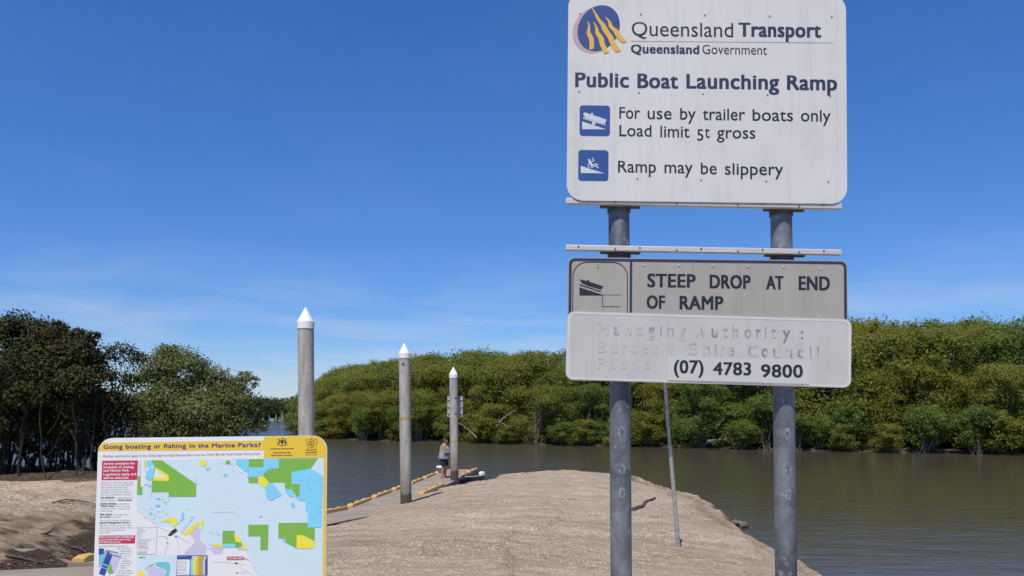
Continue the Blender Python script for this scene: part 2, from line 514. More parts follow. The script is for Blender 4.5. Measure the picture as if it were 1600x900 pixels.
M['sand'] = sand_mat()
xs = np.concatenate([np.linspace(-70, -17, 40)[:-1], np.linspace(-17, 11, 330), np.linspace(11, 40, 15)[1:]])
ys = np.concatenate([np.linspace(-8, 6, 29)[:-1], np.linspace(6, 24, 260)[:-1], np.linspace(24, 50, 200)])
tag(grid_mesh('ground', xs, ys, M['sand'], ground_z), 'pale shelly sand spit and bank beside the boat ramp', 'ground', kind='structure')


# ------------------------------------------------------------------ water
def water_mat():
    m = bpy.data.materials.new('creek_water'); m.use_nodes = True
    N, L = m.node_tree.nodes, m.node_tree.links
    p = N['Principled BSDF']
    p.inputs['Base Color'].default_value = (.074, .063, .041, 1)
    p.inputs['Roughness'].default_value = .10
    p.inputs['IOR'].default_value = 1.333
    g = N.new('ShaderNodeNewGeometry')

    def nz(scale, st, det):
        mp = N.new('ShaderNodeMapping'); mp.inputs['Scale'].default_value = st; mp.inputs['Rotation'].default_value = (0, 0, R(12))
        L.new(g.outputs['Position'], mp.inputs[0])
        n = N.new('ShaderNodeTexNoise'); n.inputs['Scale'].default_value = scale; n.inputs['Detail'].default_value = det; n.inputs['Roughness'].default_value = .55
        L.new(mp.outputs[0], n.inputs['Vector']); return n.outputs['Fac']
    sx = N.new('ShaderNodeSeparateXYZ'); L.new(g.outputs['Position'], sx.inputs[0])
    wd = N.new('ShaderNodeMapRange'); wd.inputs['From Min'].default_value = -1; wd.inputs['From Max'].default_value = 7   # breeze on the open channel, lee by the spit
    wd.inputs['To Min'].default_value = 1.0; wd.inputs['To Max'].default_value = .19
    L.new(sx.outputs['X'], wd.inputs['Value'])
    gust = N.new('ShaderNodeMath'); gust.operation = 'MULTIPLY'; L.new(wd.outputs[0], gust.inputs[0])
    gr = N.new('ShaderNodeMapRange'); gr.inputs['From Min'].default_value = .35; gr.inputs['From Max'].default_value = .65; gr.inputs['To Min'].default_value = .6; gr.inputs['To Max'].default_value = 1.25
    L.new(nz(.09, (.5, 1.8, 1), 3), gr.inputs['Value']); L.new(gr.outputs[0], gust.inputs[1])
    b1 = N.new('ShaderNodeBump'); b1.inputs['Distance'].default_value = .14
    L.new(gust.outputs[0], b1.inputs['Strength'])
    L.new(nz(1.0, (.55, 1.5, 1), 5), b1.inputs['Height'])
    b2 = N.new('ShaderNodeBump'); b2.inputs['Distance'].default_value = .045
    L.new(gust.outputs[0], b2.inputs['Strength'])
    L.new(nz(4.5, (.6, 1.3, 1), 4), b2.inputs['Height']); L.new(b1.outputs[0], b2.inputs['Normal'])
    L.new(b2.outputs[0], p.inputs['Normal'])
    return m


M['water'] = water_mat()
w = MB(); w.add([(-2500, -800, 0), (2500, -800, 0), (2500, 3500, 0), (-2500, 3500, 0)], [(0, 1, 2, 3)])
tag(w.build('water', M['water']), 'rippled brown tidal creek water', 'water', kind='structure')
M['mud'] = mat('creek_mud', (.040, .030, .021), .85, col2=(.105, .078, .055), vscale=.5, bump=.5, bscale=3, detail=9)
b = MB(); b.add([(-2500, -800, -1.6), (2500, -800, -1.6), (2500, 3500, -1.6), (-2500, 3500, -1.6)], [(0, 1, 2, 3)])
tag(b.build('creek_bed', M['mud']), 'muddy bed of the creek', 'ground', kind='structure')

# far bank: shoreline read off the waterline
SHORE = [(-55, 212), (-35.6, 140)] + [tuple(at_z(px, py, 0).xy) for px, py in [(460, 679), (520, 686), (600, 689), (760, 693), (1000, 698), (1250, 704), (1600, 710)]] + [(50, 56), (72, 47), (110, 38)]
SHORE = [Vector((a, c)) for a, c in SHORE]


def shore_pts(step, off):
    """points along the shore offset inland by off"""
    out = []; carry = 0
    for a, c in zip(SHORE[:-1], SHORE[1:]):
        d = c - a; ln = d.length; n = Vector((-d.y, d.x)) / ln
        s = carry
        while s < ln:
            out.append((a + d * (s / ln) + n * off, n)); s += step
        carry = s - ln
    return out


fb = MB()
offs = [(-1.2, -.5), (0.3, .0), (1.0, .12), (2.2, .22), (6, .5), (30, 1.0), (160, 1.4)]
sp = [shore_pts(1.2, o) for o, z in offs]
k = min(len(q) for q in sp)
rr = random.Random(5)
vs = []
for i in range(k):
    jit = rr.uniform(-.35, .35)
    for j, (o, z) in enumerate(offs):
        p, n = sp[j][i]
        q = p + n * (jit if j in (1, 2, 3) else 0)
        vs.append((q.x, q.y, z + (rr.uniform(-.10, .12) if j in (2, 3) else 0)))
J = len(offs)
fb.add(vs, [(i * J + j, (i + 1) * J + j, (i + 1) * J + j + 1, i * J + j + 1) for i in range(k - 1) for j in range(J - 1)], True)
tag(fb.build('far_bank', M['mud']), 'low muddy shore under the far mangroves', 'ground', kind='structure')
fl = MB()
fl.add([(-400, 60, -.4), (-60, 170, -.4), (-20, 216, -.4), (-10, 230, -.4), (-10, 700, .8), (-600, 700, .8), (-600, 60, .8)], [(0, 1, 2, 3, 4, 5, 6)])
fl.v = [(x, y, -.4 if i in (0, 1, 2, 3) else .9) for i, (x, y, z) in enumerate(fl.v)]
tag(fl.build('distant_shore', M['mud']), 'flat shore at the far bend of the creek', 'ground', kind='structure')


# ------------------------------------------------------------------ trees
def leaf_mat(name, c1, c2, c3, trans=.35):
    m = bpy.data.materials.new(name); m.use_nodes = True
    N, L = m.node_tree.nodes, m.node_tree.links
    p = N['Principled BSDF']; p.inputs['Roughness'].default_value = .6; p.inputs['Specular IOR Level'].default_value = .18
    at = N.new('ShaderNodeAttribute'); at.attribute_name = 'leaf_tone'
    oi = N.new('ShaderNodeObjectInfo')
    a = N.new('ShaderNodeMix'); a.data_type = 'RGBA'; a.inputs['A'].default_value = (*c1, 1); a.inputs['B'].default_value = (*c2, 1)
    L.new(oi.outputs['Random'], a.inputs['Factor'])
    b = N.new('ShaderNodeMix'); b.data_type = 'RGBA'; b.inputs['B'].default_value = (*c3, 1)
    L.new(at.outputs['Fac'], b.inputs['Factor']); L.new(a.outputs['Result'], b.inputs['A'])
    L.new(b.outputs['Result'], p.inputs['Base Color'])
    t = N.new('ShaderNodeBsdfTranslucent'); L.new(b.outputs['Result'], t.inputs['Color'])
    s = N.new('ShaderNodeMixShader'); s.inputs[0].default_value = trans
    L.new(p.outputs[0], s.inputs[1]); L.new(t.outputs[0], s.inputs[2])
    L.new(s.outputs[0], N['Material Output'].inputs['Surface'])
    return m


M['leaf_far'] = leaf_mat('mangrove_leaf', (.215, .225, .034), (.135, .185, .036), (.31, .30, .065), .56)
M['leaf_fresh'] = leaf_mat('fresh_mangrove_leaf', (.145, .215, .036), (.105, .180, .038), (.26, .30, .070), .56)
M['leaf_gold'] = leaf_mat('golden_mangrove_leaf', (.235, .230, .028), (.175, .190, .030), (.34, .32, .060), .56)
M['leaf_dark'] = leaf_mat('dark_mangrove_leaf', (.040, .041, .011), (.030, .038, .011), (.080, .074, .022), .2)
M['leaf_mid'] = leaf_mat('bank_bush_leaf', (.125, .160, .040), (.135, .165, .044), (.27, .28, .12), .42)
M['leaf_hazed'] = leaf_mat('hazed_distant_leaf', (.060, .085, .028), (.045, .070, .028), (.085, .105, .040), .3)  # distance haze tinted into the leaf colour
M['bark'] = mat('mangrove_bark', (.085, .068, .052), .9, col2=(.19, .165, .14), vscale=5, bump=.5, bscale=22)
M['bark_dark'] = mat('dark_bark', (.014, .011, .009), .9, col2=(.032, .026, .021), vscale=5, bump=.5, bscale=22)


def leaf_mesh(name, lobes, n, size, seed, m, hollow=.55, clump=.30, per=26, up=.30):
    rg = np.random.RandomState(seed)
    lob = np.array(lobes, float)
    wgt = lob[:, 3] * lob[:, 4] + lob[:, 3] * lob[:, 5]; wgt /= wgt.sum()
    nc = max(1, n // per)
    li = rg.choice(len(lob), nc, p=wgt)
    d = rg.normal(size=(nc, 3)); d /= np.linalg.norm(d, axis=1)[:, None]
    d[:, 2] = np.where(rg.rand(nc) < .55, np.abs(d[:, 2]), d[:, 2])
    rad = hollow + (1.04 - hollow) * rg.rand(nc) ** .6
    cen = lob[li, :3] + d * rad[:, None] * lob[li, 3:6]
    tone_c = rg.rand(nc)
    ci = np.repeat(np.arange(nc), per)
    N = len(ci)
    off = rg.normal(size=(N, 3)) * (clump * lob[li, 3:6].min(1))[ci][:, None] * np.array([1, 1, .7])
    pos = cen[ci] + off
    nrm = rg.normal(size=(N, 3)) * .55 + d[ci] * .85 + np.array([0, 0, up]); nrm /= np.linalg.norm(nrm, axis=1)[:, None]
    t = rg.normal(size=(N, 3)); t -= nrm * (t * nrm).sum(1)[:, None]; t /= np.linalg.norm(t, axis=1)[:, None]
    bt = np.cross(nrm, t)
    ln = size * (.6 + .8 * rg.rand(N))[:, None]; wd = ln * (.42 + .2 * rg.rand(N))[:, None]
    V = np.stack([pos - t * ln * .5, pos + bt * wd * .5 + nrm * ln * .07, pos + t * ln * .5, pos - bt * wd * .5 + nrm * ln * .07], 1).reshape(-1, 3)
    me = bpy.data.meshes.new(name)
    me.vertices.add(N * 4); me.vertices.foreach_set('co', V.ravel().astype(np.float32))
    me.loops.add(N * 4); me.loops.foreach_set('vertex_index', np.arange(N * 4, dtype=np.int32))
    me.polygons.add(N); me.polygons.foreach_set('loop_start', np.arange(0, N * 4, 4, dtype=np.int32))
    me.update(calc_edges=True)
    a = me.attributes.new('leaf_tone', 'FLOAT', 'FACE')
    tone = np.clip(tone_c[ci] * .55 + rg.rand(N) * .45, 0, 1) ** 1.5
    a.data.foreach_set('value', tone.astype(np.float32))
    me.materials.append(m)
    return me


def branch(mb, rng, a, c, r0, r1, bend=.12, n=6):
    a, c = Vector(a), Vector(c); L = (c - a).length
    o = Vector((rng.uniform(-1, 1), rng.uniform(-1, 1), rng.uniform(-.4, .6))) * bend * L
    pts = [a.lerp(c, i / (n - 1)) + o * math.sin(math.pi * i / (n - 1)) + Vector((rng.uniform(-1, 1), rng.uniform(-1, 1), 0)) * .02 * L * (0 < i < n - 1) for i in range(n)]
    mb.tube(pts, [r0 + (r1 - r0) * i / (n - 1) for i in range(n)], 6, caps=False)


def make_tree(name, seed, lobes, n, size, leaf, bark, label, cat, group, stems=3, spread=.5, r0=.09, roots=0, hollow=.5, clump=.3, per=26, hang=None):
    rng = random.Random(seed)
    root = thing(name, label, cat, group=group)
    mb = MB()
    bases = []
    for k in range(stems):
        an = rng.uniform(0, 6.28); b0 = Vector((math.cos(an) * spread * rng.random(), math.sin(an) * spread * rng.random(), -.25)); bases.append(b0)
    for i, l in enumerate(lobes):
        b0 = bases[i % stems]; tgt = Vector(l[:3]); tgt.z += l[5] * .3
        fork = b0.lerp(tgt, .45) + Vector((0, 0, .12 * tgt.z))
        branch(mb, rng, b0, fork, r0, r0 * .65, .06)
        branch(mb, rng, fork, tgt, r0 * .62, r0 * .2, .1)
        for q in range(3):
            e = tgt + Vector((rng.uniform(-1, 1) * l[3], rng.uniform(-1, 1) * l[4], rng.uniform(-.3, .9) * l[5])) * .8
            branch(mb, rng, fork.lerp(tgt, .6), e, r0 * .25, r0 * .08, .12, 5)
    for k in range(roots):
        an = rng.uniform(0, 6.28); b0 = rng.choice(bases)
        st = b0 + Vector((0, 0, .3 + rng.uniform(.3, 1.1))); e = b0 + Vector((math.cos(an) * rng.uniform(.5, 1.4), math.sin(an) * rng.uniform(.5, 1.4), -.1))
        branch(mb, rng, st, e, r0 * .35, r0 * .22, .18, 6)
    mb.build('trunk', M[bark], root)
    me = leaf_mesh(name + '_crown', lobes, n, size, seed, M[leaf], hollow, clump, per)
    o = bpy.data.objects.new('crown', me); C.objects.link(o); o.parent = root
    return root


def lobes_for(seed, w, h, z0, n, rmin, rmax):
    rng = random.Random(seed); out = []
    for i in range(n):
        an = rng.uniform(0, 6.28); f = rng.random()
        z = z0 + (h - z0) * (.10 + .90 * f)
        wz = w / 2 * (1.0 if f < .45 else math.sqrt(max(.05, 1 - ((f - .45) / .6) ** 2)))
        q = math.sqrt(rng.random()) * .95
        r = rng.uniform(rmin, rmax)
        out.append((math.cos(an) * wz * q, math.sin(an) * wz * q, min(z, h - r * .75), r, r, r * rng.uniform(.82, 1.05)))
    out.append((rng.uniform(-.3, .3), 0, h - rmax * .7, rmax * .9, rmax * .9, rmax * .7))
    for q in range(4): out.append((rng.uniform(-1.4, 1.4), rng.uniform(-1.4, 1.4), h - rng.uniform(.1, .6), .28, .28, .42))   # sprigs standing above the crown
    return out


GRP_FAR = 'mangroves along the far bank'
LAB_FAR = 'bushy green mangrove tree in the belt along the far bank of the creek'
protos = []
for i in range(6):
    h = [7.6, 8.6, 7.0, 8.2, 9.0, 7.4][i]
    protos.append((make_tree('mangrove_tree', 100 + i, lobes_for(20 + i, 5.6 + .5 * (i % 3), h, (.8, .1)[i % 2], 27, .75, 1.55), 20000, .19, ('leaf_far', 'leaf_fresh', 'leaf_far', 'leaf_gold', 'leaf_fresh', 'leaf_far')[i], 'bark', LAB_FAR, 'tree', GRP_FAR, stems=4, spread=.9, r0=.10, roots=14, clump=.23, hollow=.62), h))
for i in range(2):                                              # low shrubs hanging over the water
    protos.append((make_tree('mangrove_tree', 130 + i, lobes_for(40 + i, 3.8, 3.4 + .6 * i, .1, 13, .6, 1.0), 8500, .18, ('leaf_far', 'leaf_fresh')[i], 'bark', LAB_FAR, 'tree', GRP_FAR, stems=4, spread=.7, r0=.06, roots=14, clump=.27), 3.6))
used = set()


def plant(pi, p, rz, s, sz):
    root, h = protos[pi]
    o = root if pi not in used else copy_tree(root)
    used.add(pi)
    o.location = p; o.rotation_euler = (0, 0, rz); o.scale = (s, s, sz)
    return o


def top_height(x, y):
    """height of the canopy against the sky, read as pixels at a few columns"""
    px = CX + F * x / y
    py = np.interp(px, [400, 455, 480, 520, 560, 640, 740, 850, 1000, 1100, 1250, 1330, 1450, 1540, 1600, 1800], [650, 640, 612, 583, 573, 560, 546, 549, 540, 520, 500, 496, 497, 498, 488, 490])
    return HC + (636 - py) / F * y


rng = random.Random(77)
for row, (off, step) in enumerate([(1.3, 3.0), (4.2, 3.6), (8.5, 4.2), (14.0, 5.2), (.2, 2.7), (18.0, 4.2)]):
    for p, n in shore_pts(step, off):
        x, y = p.x + rng.uniform(-.9, .9), p.y + rng.uniform(-.8, .8)
        px = CX + F * x / y
        if px < 472 or px > 1990: continue
        H = top_height(x, y) * rng.uniform(.88, .96) * (.66, .90, .985, 1.0, .4, .8)[row]
        if row == 4 and rng.random() < .3: continue
        if row == 4 or row == 0 and rng.random() < .3:
            pi = rng.choice((6, 7)); H = rng.uniform(1.7, 3.2) if row == 4 else rng.uniform(2.8, 4.6)
        else: pi = rng.randrange(6)
        h = protos[pi][1]; sz = H / h
        plant(pi, (x, y, .0 if row in (0, 4) else .3), rng.uniform(0, 6.28), max(.72, min(1.2, sz * rng.uniform(.92, 1.1))), sz)

# a wall of trees at the far bend
GD, LD = 'trees on the distant shore', 'small haze-tinted green tree on the distant shore at the far bend of the creek'
dp = [make_tree('distant_tree', 160 + i, lobes_for(60 + i, 7, 6.0 + i * .8, .4, 12, 1.2, 2.0), 2600, .45, 'leaf_hazed', 'bark', LD, 'tree', GD, stems=3, r0=.12) for i in range(3)]
n_ = 0
for row in range(2):
    for i in range(66):
        t = (i - 32) / 33
        px = -40 + 520 * t
        Y = 205 + 14 * row + rng.uniform(-3, 3) + (25 * (t - .9) if t > .9 else 0)
        p = at_y(px, 655, Y)
        o = dp[n_] if n_ < 3 else copy_tree(dp[rng.randrange(3)])
        n_ += 1
        o.location = (p.x, p.y, .1); o.rotation_euler = (0, 0, rng.uniform(0, 6.28))
        q = rng.uniform(.75, 1.02) * (1 if t < .75 else .85); o.scale = (1.1, 1.1, q)

# near trees on the left bank ------------------------------------------------
def near_lobes(c0, specs, Y):
    """specs: (px, py, radius px, depth offset) measured at depth Y -> local lobes"""
    out = []
    for px, py, r, dy in specs:
        p = at_y(px, py, Y + dy); k = (Y + dy) / F
        out.append((p.x - c0.x, p.y - c0.y, p.z - c0.z, r * k, r * k, r * k * .85))
    return out


def near_tree(name, px, Y, specs, n, size, leaf, label, seed, stems, spread, r0, bark='bark_dark', group=None, clump=.22, hollow=.35, per=22):
    c0 = at_y(px, 700, Y); c0.z = float(ground_z(c0.x, c0.y)) if Y < 27 else .1
    t = make_tree(name, seed, near_lobes(c0, specs, Y), n, size, leaf, bark, label, 'tree', group, stems, spread, r0, clump=clump, hollow=hollow, per=per)
    t.location = c0
    return t


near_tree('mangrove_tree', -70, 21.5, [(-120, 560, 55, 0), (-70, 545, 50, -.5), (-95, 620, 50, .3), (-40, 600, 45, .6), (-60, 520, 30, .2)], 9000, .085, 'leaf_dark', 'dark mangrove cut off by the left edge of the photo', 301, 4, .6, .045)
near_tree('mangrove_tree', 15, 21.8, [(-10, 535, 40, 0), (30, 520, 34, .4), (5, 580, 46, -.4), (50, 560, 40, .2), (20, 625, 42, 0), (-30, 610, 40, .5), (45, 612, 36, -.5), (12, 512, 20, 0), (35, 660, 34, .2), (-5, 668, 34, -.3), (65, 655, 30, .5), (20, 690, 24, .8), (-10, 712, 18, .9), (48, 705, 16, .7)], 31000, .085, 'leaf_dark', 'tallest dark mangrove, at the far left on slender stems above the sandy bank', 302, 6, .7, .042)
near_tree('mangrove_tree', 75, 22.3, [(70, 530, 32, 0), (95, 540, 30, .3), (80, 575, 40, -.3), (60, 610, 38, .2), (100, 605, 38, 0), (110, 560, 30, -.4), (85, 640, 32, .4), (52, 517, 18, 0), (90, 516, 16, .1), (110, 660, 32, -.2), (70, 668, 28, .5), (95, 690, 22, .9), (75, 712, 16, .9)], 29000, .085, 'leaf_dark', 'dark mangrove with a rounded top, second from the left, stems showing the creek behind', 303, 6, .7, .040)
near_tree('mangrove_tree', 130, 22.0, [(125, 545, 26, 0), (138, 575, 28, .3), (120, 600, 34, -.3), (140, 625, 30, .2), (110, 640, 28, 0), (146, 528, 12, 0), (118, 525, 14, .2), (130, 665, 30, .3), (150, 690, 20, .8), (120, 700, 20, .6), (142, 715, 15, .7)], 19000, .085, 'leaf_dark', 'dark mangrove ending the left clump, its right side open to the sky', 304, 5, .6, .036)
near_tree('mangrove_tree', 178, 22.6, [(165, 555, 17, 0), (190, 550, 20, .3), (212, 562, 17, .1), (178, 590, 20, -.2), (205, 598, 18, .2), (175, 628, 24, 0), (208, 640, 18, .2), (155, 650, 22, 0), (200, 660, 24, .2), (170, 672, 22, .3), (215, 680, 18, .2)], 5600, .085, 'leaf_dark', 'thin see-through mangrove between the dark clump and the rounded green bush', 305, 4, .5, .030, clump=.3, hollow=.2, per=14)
near_tree('bank_bush', 300, 25.0, [(255, 570, 30, 0), (235, 600, 32, .2), (290, 575, 32, -.2), (270, 620, 42, 0), (325, 600, 36, .2), (230, 640, 34, 0), (315, 645, 44, -.4), (350, 610, 28, .3), (372, 625, 28, 0), (365, 665, 36, .2), (250, 670, 40, 0), (385, 595, 16, 0), (268, 552, 18, 0), (395, 640, 18, .2), (402, 668, 16, .3), (300, 685, 40, 0), (345, 685, 34, -.2), (255, 690, 34, .1)], 42000, .085, 'leaf_mid', 'rounded green mangrove bush rising behind the marine park map board', 306, 6, .9, .045, bark='bark')
# slender bare stems under the dark clump: each its own sapling
rs = random.Random(9)
for i in range(17):
    px = 8 + i * 10.5 + rs.uniform(-4, 4); Y = 20.8 + rs.uniform(0, 2.2)
    c0 = at_y(px, 700, Y); c0.z = float(ground_z(c0.x, c0.y)) - .05
    mb = MB(); branch(mb, rs, (0, 0, 0), (rs.uniform(-.35, .35), rs.uniform(-.3, .3), rs.uniform(1.7, 2.3)), rs.uniform(.018, .04), .012, .07, 7)
    for q in range(2):
        z = rs.uniform(.6, 1.5); branch(mb, rs, (0, 0, z), (rs.uniform(-.4, .4), rs.uniform(-.3, .3), z + rs.uniform(.4, .9)), .012, .005, .1, 5)
    s = thing('sapling', 'slender dark bare stem standing under the dark mangroves at left', 'sapling', c0, group='bare stems under the left mangroves')
    mb.build('stem', M['bark_dark'], s)

# ------------------------------------------------------------------ boat ramp lane, pontoon
M['concrete'] = mat('ramp_concrete', (.225, .186, .142), .85, col2=(.32, .268, .207), vscale=1.4, bump=.35, bscale=30, detail=10)
M['kerb_yellow'] = mat('kerb_paint', (.66, .40, .115), .55, col2=(.50, .30, .10), vscale=5, bump=.1)
M['bolt'] = mat('bolt_black', (.03, .028, .026), .6, var=.2)
M['rubber_and_shade'] = mat('black_rubber_and_shade', (.022, .022, .024), .7, var=.2)


def lx(Y): return -5.06 + .1067 * (Y - 23)                      # left edge of the lane


def rx(Y): return -2.70 + .116 * (Y - 30.6)                     # right edge


pont = thing('pontoon_walkway', 'long concrete walkway with yellow kerbs, running down to the water by the piles', 'walkway', (0, 0, 0))
ST = [11.8, 14, 17, 20, 22, 24, 27, 30, 33, 36, 40.2]
mb = MB(); rings = []
for Y in ST:
    z = float(deck_z(np.array(Y))); a, c = lx(Y), rx(Y)
    rings.append([(a, Y, z), (c, Y, z), (c, Y, z - .5), (a, Y, z - .5)])
mb.rings(rings, smooth=False)
mb.build('deck', M['concrete'], pont)


def kerb(edge, side, y0, y1, nb):
    p0 = Vector((edge(y0) + side * .11, y0, float(deck_z(np.array(y0))))); p1 = Vector((edge(y1) + side * .11, y1, float(deck_z(np.array(y1)))))
    d = (p1 - p0); ln = d.length; d.normalize(); s = d.cross(Vector((0, 0, 1))).normalized(); up = s.cross(d)
    prof = [(-.10, .004), (-.085, .09), (.085, .09), (.10, .004)]
    m = MB(); rr_ = []
    for t, k_ in ((0, .55), (.12 / ln, 1), (1 - .12 / ln, 1), (1, .55)):
        rr_.append([p0 + d * (ln * t) + s * a + up * (.004 + (b - .004) * k_) for a, b in prof])
    m.rings(rr_, smooth=False)
    o = m.build('kerb', M['kerb_yellow'], pont, bevel=.012)
    for q in range(nb):
        t = (q + .5) / nb; mm = MB(); c = p0 + d * ln * t + up * .088
        mm.tube([c, c + up * .03], .035, 8); mm.build('bolt', M['bolt'], o)


for i, y0 in enumerate([11.85, 14.6, 17.1, 19.6, 22.1, 24.6, 27.2, 29.8, 32.4, 35.0, 37.6]): kerb(lx, 1, y0, y0 + 2.1, 3)
kerb(rx, -1, 28.2, 31.9, 2)
kerb(rx, -1, 35.1, 37.6, 2); kerb(rx, -1, 37.7, 40.1, 2)
fd = MB(); fd.box((rx(37.6) + .07, 37.6, .12), (.12, 5.0, .42), rz=-.115); fd.build('shaded_side', M['rubber_and_shade'], pont)  # black strip modelled for the shade on the pontoon side under the kerbs

ap = MB()
ay = [-6, 0, 5, 9, 11.75]
rr_ = []
for Y in ay:
    z = float(deck_z(np.array(Y))); xr = np.interp(Y, [-6, 0, 9, 11.75], [-4.2, -4.2, -4.6, rx(11.75)]); xl = np.interp(Y, [-6, 11.75], [-16, -9.5])
    rr_.append([(xl, Y - (.0 if Y < 11 else 1.2), z), (xr, Y, z), (xr, Y, z - .3), (xl, Y - (0 if Y < 11 else 1.2), z - .3)])
ap.rings(rr_, smooth=False)
tag(ap.build('concrete_apron', M['concrete']), 'pale concrete apron at the head of the ramp', 'pavement', kind='structure')


# piles
def pile_mat():
    m = bpy.data.materials.new('pile_concrete'); m.use_nodes = True
    N, L = m.node_tree.nodes, m.node_tree.links
    p = N['Principled BSDF']; p.inputs['Roughness'].default_value = .85
    g = N.new('ShaderNodeNewGeometry'); s = N.new('ShaderNodeSeparateXYZ'); L.new(g.outputs['Position'], s.inputs[0])
    n = N.new('ShaderNodeTexNoise'); n.inputs['Scale'].default_value = 5; n.inputs['Detail'].default_value = 9
    mp = N.new('ShaderNodeMapping'); mp.inputs['Scale'].default_value = (2, 2, .35); L.new(g.outputs['Position'], mp.inputs[0]); L.new(mp.outputs[0], n.inputs['Vector'])
    n2 = N.new('ShaderNodeTexNoise'); n2.inputs['Scale'].default_value = 9; n2.inputs['Detail'].default_value = 9; L.new(g.outputs['Position'], n2.inputs['Vector'])
    def rg_(v, a, b, lo, hi):
        r = N.new('ShaderNodeMapRange'); r.inputs['From Min'].default_value = a; r.inputs['From Max'].default_value = b; r.inputs['To Min'].default_value = lo; r.inputs['To Max'].default_value = hi
        L.new(v, r.inputs['Value']); return r.outputs[0]
    def mx(f, a, b):
        x = N.new('ShaderNodeMix'); x.data_type = 'RGBA'; L.new(f, x.inputs['Factor'])
        for k, v in (('A', a), ('B', b)):
            if isinstance(v, tuple): x.inputs[k].default_value = (*v, 1)
            else: L.new(v, x.inputs[k])
        return x.outputs['Result']
    c = mx(rg_(n.outputs['Fac'], .3, .7, 0, 1), (.30, .28, .245), (.46, .435, .39))
    c = mx(rg_(n2.outputs['Fac'], .62, .74, 0, .7), c, (.15, .14, .13))
    zz = N.new('ShaderNodeMath'); L.new(s.outputs['Z'], zz.inputs[0]); L.new(rg_(n2.outputs['Fac'], .3, .7, -.12, .12), zz.inputs[1])
    c = mx(rg_(zz.outputs[0], 1.9, 1.0, 0, .8), c, (.20, .165, .12))
    c = mx(rg_(zz.outputs[0], .86, .78, 0, 1), c, (.075, .062, .052))
    L.new(c, p.inputs['Base Color'])
    b = N.new('ShaderNodeBump'); b.inputs['Strength'].default_value = .3; b.inputs['Distance'].default_value = .02; L.new(n2.outputs['Fac'], b.inputs['Height']); L.new(b.outputs[0], p.inputs['Normal'])
    return m


M['pile'] = pile_mat()
M['cap_white'] = mat('white_cap', (.80, .80, .79), .4, var=.02, vscale=3)
M['band_yellow'] = mat('band_yellow', (.50, .33, .05), .6, col2=(.40, .30, .12), vscale=14)
PILES = []
for (pt, pb, Y, hb, label) in [((477.5, 480), (479, 690), 17.7, None, 'nearest and thickest concrete pile with white cone cap, rising behind the map board'),
                               ((631.5, 536), (634.5, 786), 25.0, 653, 'middle concrete pile with white cone cap and yellow band, standing on the walkway edge'),
                               ((708.3, 573), (710.3, 750), 34.2, 689.5, 'farthest concrete pile, with yellow band and a sign panel strapped to it')]:
    top = at_y(*pt, Y); bot = at_y(*pb, Y)
    ax = (top - bot).normalized()
    base = bot - ax * ((bot.z + 1.3) / ax.z)
    r = .168
    t = thing('mooring_pile', label, 'pile', base, group='capped concrete piles along the walkway')
    L_ = lambda z: ax * ((z - base.z) / ax.z)
    m_ = MB(); zt = top.z - .44
    m_.tube([L_(base.z), L_(.5), L_(2), L_(3.5), L_(zt)], r, 28); m_.build('shaft', M['pile'], t)
    m_ = MB(); m_.tube([L_(zt - .02), L_(zt + .13)], r + .012, 28)
    m_.tube([L_(zt + .13), L_(zt + .30), L_(top.z - .015), L_(top.z)], [r + .012, r * .52, .012, .003], 28); m_.build('cap', M['cap_white'], t)
    if hb:
        z = at_y(pb[0], hb, Y).z
        m_ = MB(); m_.tube([L_(z - .042), L_(z + .042)], r + .004, 28, caps=False); m_.build('painted_band', M['band_yellow'], t)
        if Y < 30:
            z = at_y(pb[0], 569, Y).z; c = L_(z) + Vector((-.012, -r - .003, 0))
            m_ = MB(); m_.box(c + Vector((-.025, 0, 0)), (.016, .008, .10), m=Matrix.Rotation(.25, 3, 'Y')); m_.box(c + Vector((.025, 0, 0)), (.016, .008, .10), m=Matrix.Rotation(-.25, 3, 'Y'))
            m_.box(c + Vector((0, -.001, -.015)), (.05, .007, .016)); m_.build('letter_mark', M['bolt'], t)
    PILES.append((t, base, ax, r))

# sign seen from behind on the far pile
M['panel_back'] = mat('panel_back', (.40, .40, .39), .5, metal=.2, var=.08, vscale=5)
c = at_y(711, 635, 34.2 + .25); c.y = 34.2 + .24
sg = thing('pile_sign', 'small grey sign panel seen from the back, strapped behind the farthest pile', 'sign', c)
m_ = MB(); m_.box((0, .03, 0), (.64, .008, .86)); m_.build('panel', M['panel_back'], sg, bevel=.003)
for dz in (-.27, .0, .29):
    m_ = MB(); m_.box((0, .006, dz), (.60, .036, .045)); m_.build('rail', M['aluminium'], sg)
for dz in (-.3, .34):
    m_ = MB(); m_.tube([(0, -.23, dz - .02), (0, -.23, dz + .02)], .178, 28, caps=False); m_.build('strap', M['dark_steel'], sg)

# ------------------------------------------------------------------ main sign: two panels on two galvanised posts
def frame(pos, yaw, lean, roll):
    m3 = Matrix.Rotation(yaw, 3, 'Z') @ Matrix.Rotation(lean, 3, 'X') @ Matrix.Rotation(roll, 3, 'Y')
    return Vector(pos), m3


class Board:
    """maps photograph measurements to positions (u, v) on a real flat board"""
    def __init__(s, pos, yaw, lean, roll):
        s.pos, s.m = frame(pos, yaw, lean, roll)
        s.n = s.m @ Vector((0, -1, 0))

    def uv(s, px, py, off=0.0):
        d = ray(px, py); o = Vector((0, 0, HC)); p0 = s.pos + s.n * off
        t = (p0 - o).dot(s.n) / d.dot(s.n)
        q = s.m.transposed() @ (o + d * t - s.pos)
        return q.x, q.z

    def empty(s, *a, **k):
        o = thing(*a, **k); o.location = s.pos; o.rotation_euler = s.m.to_euler(); return o


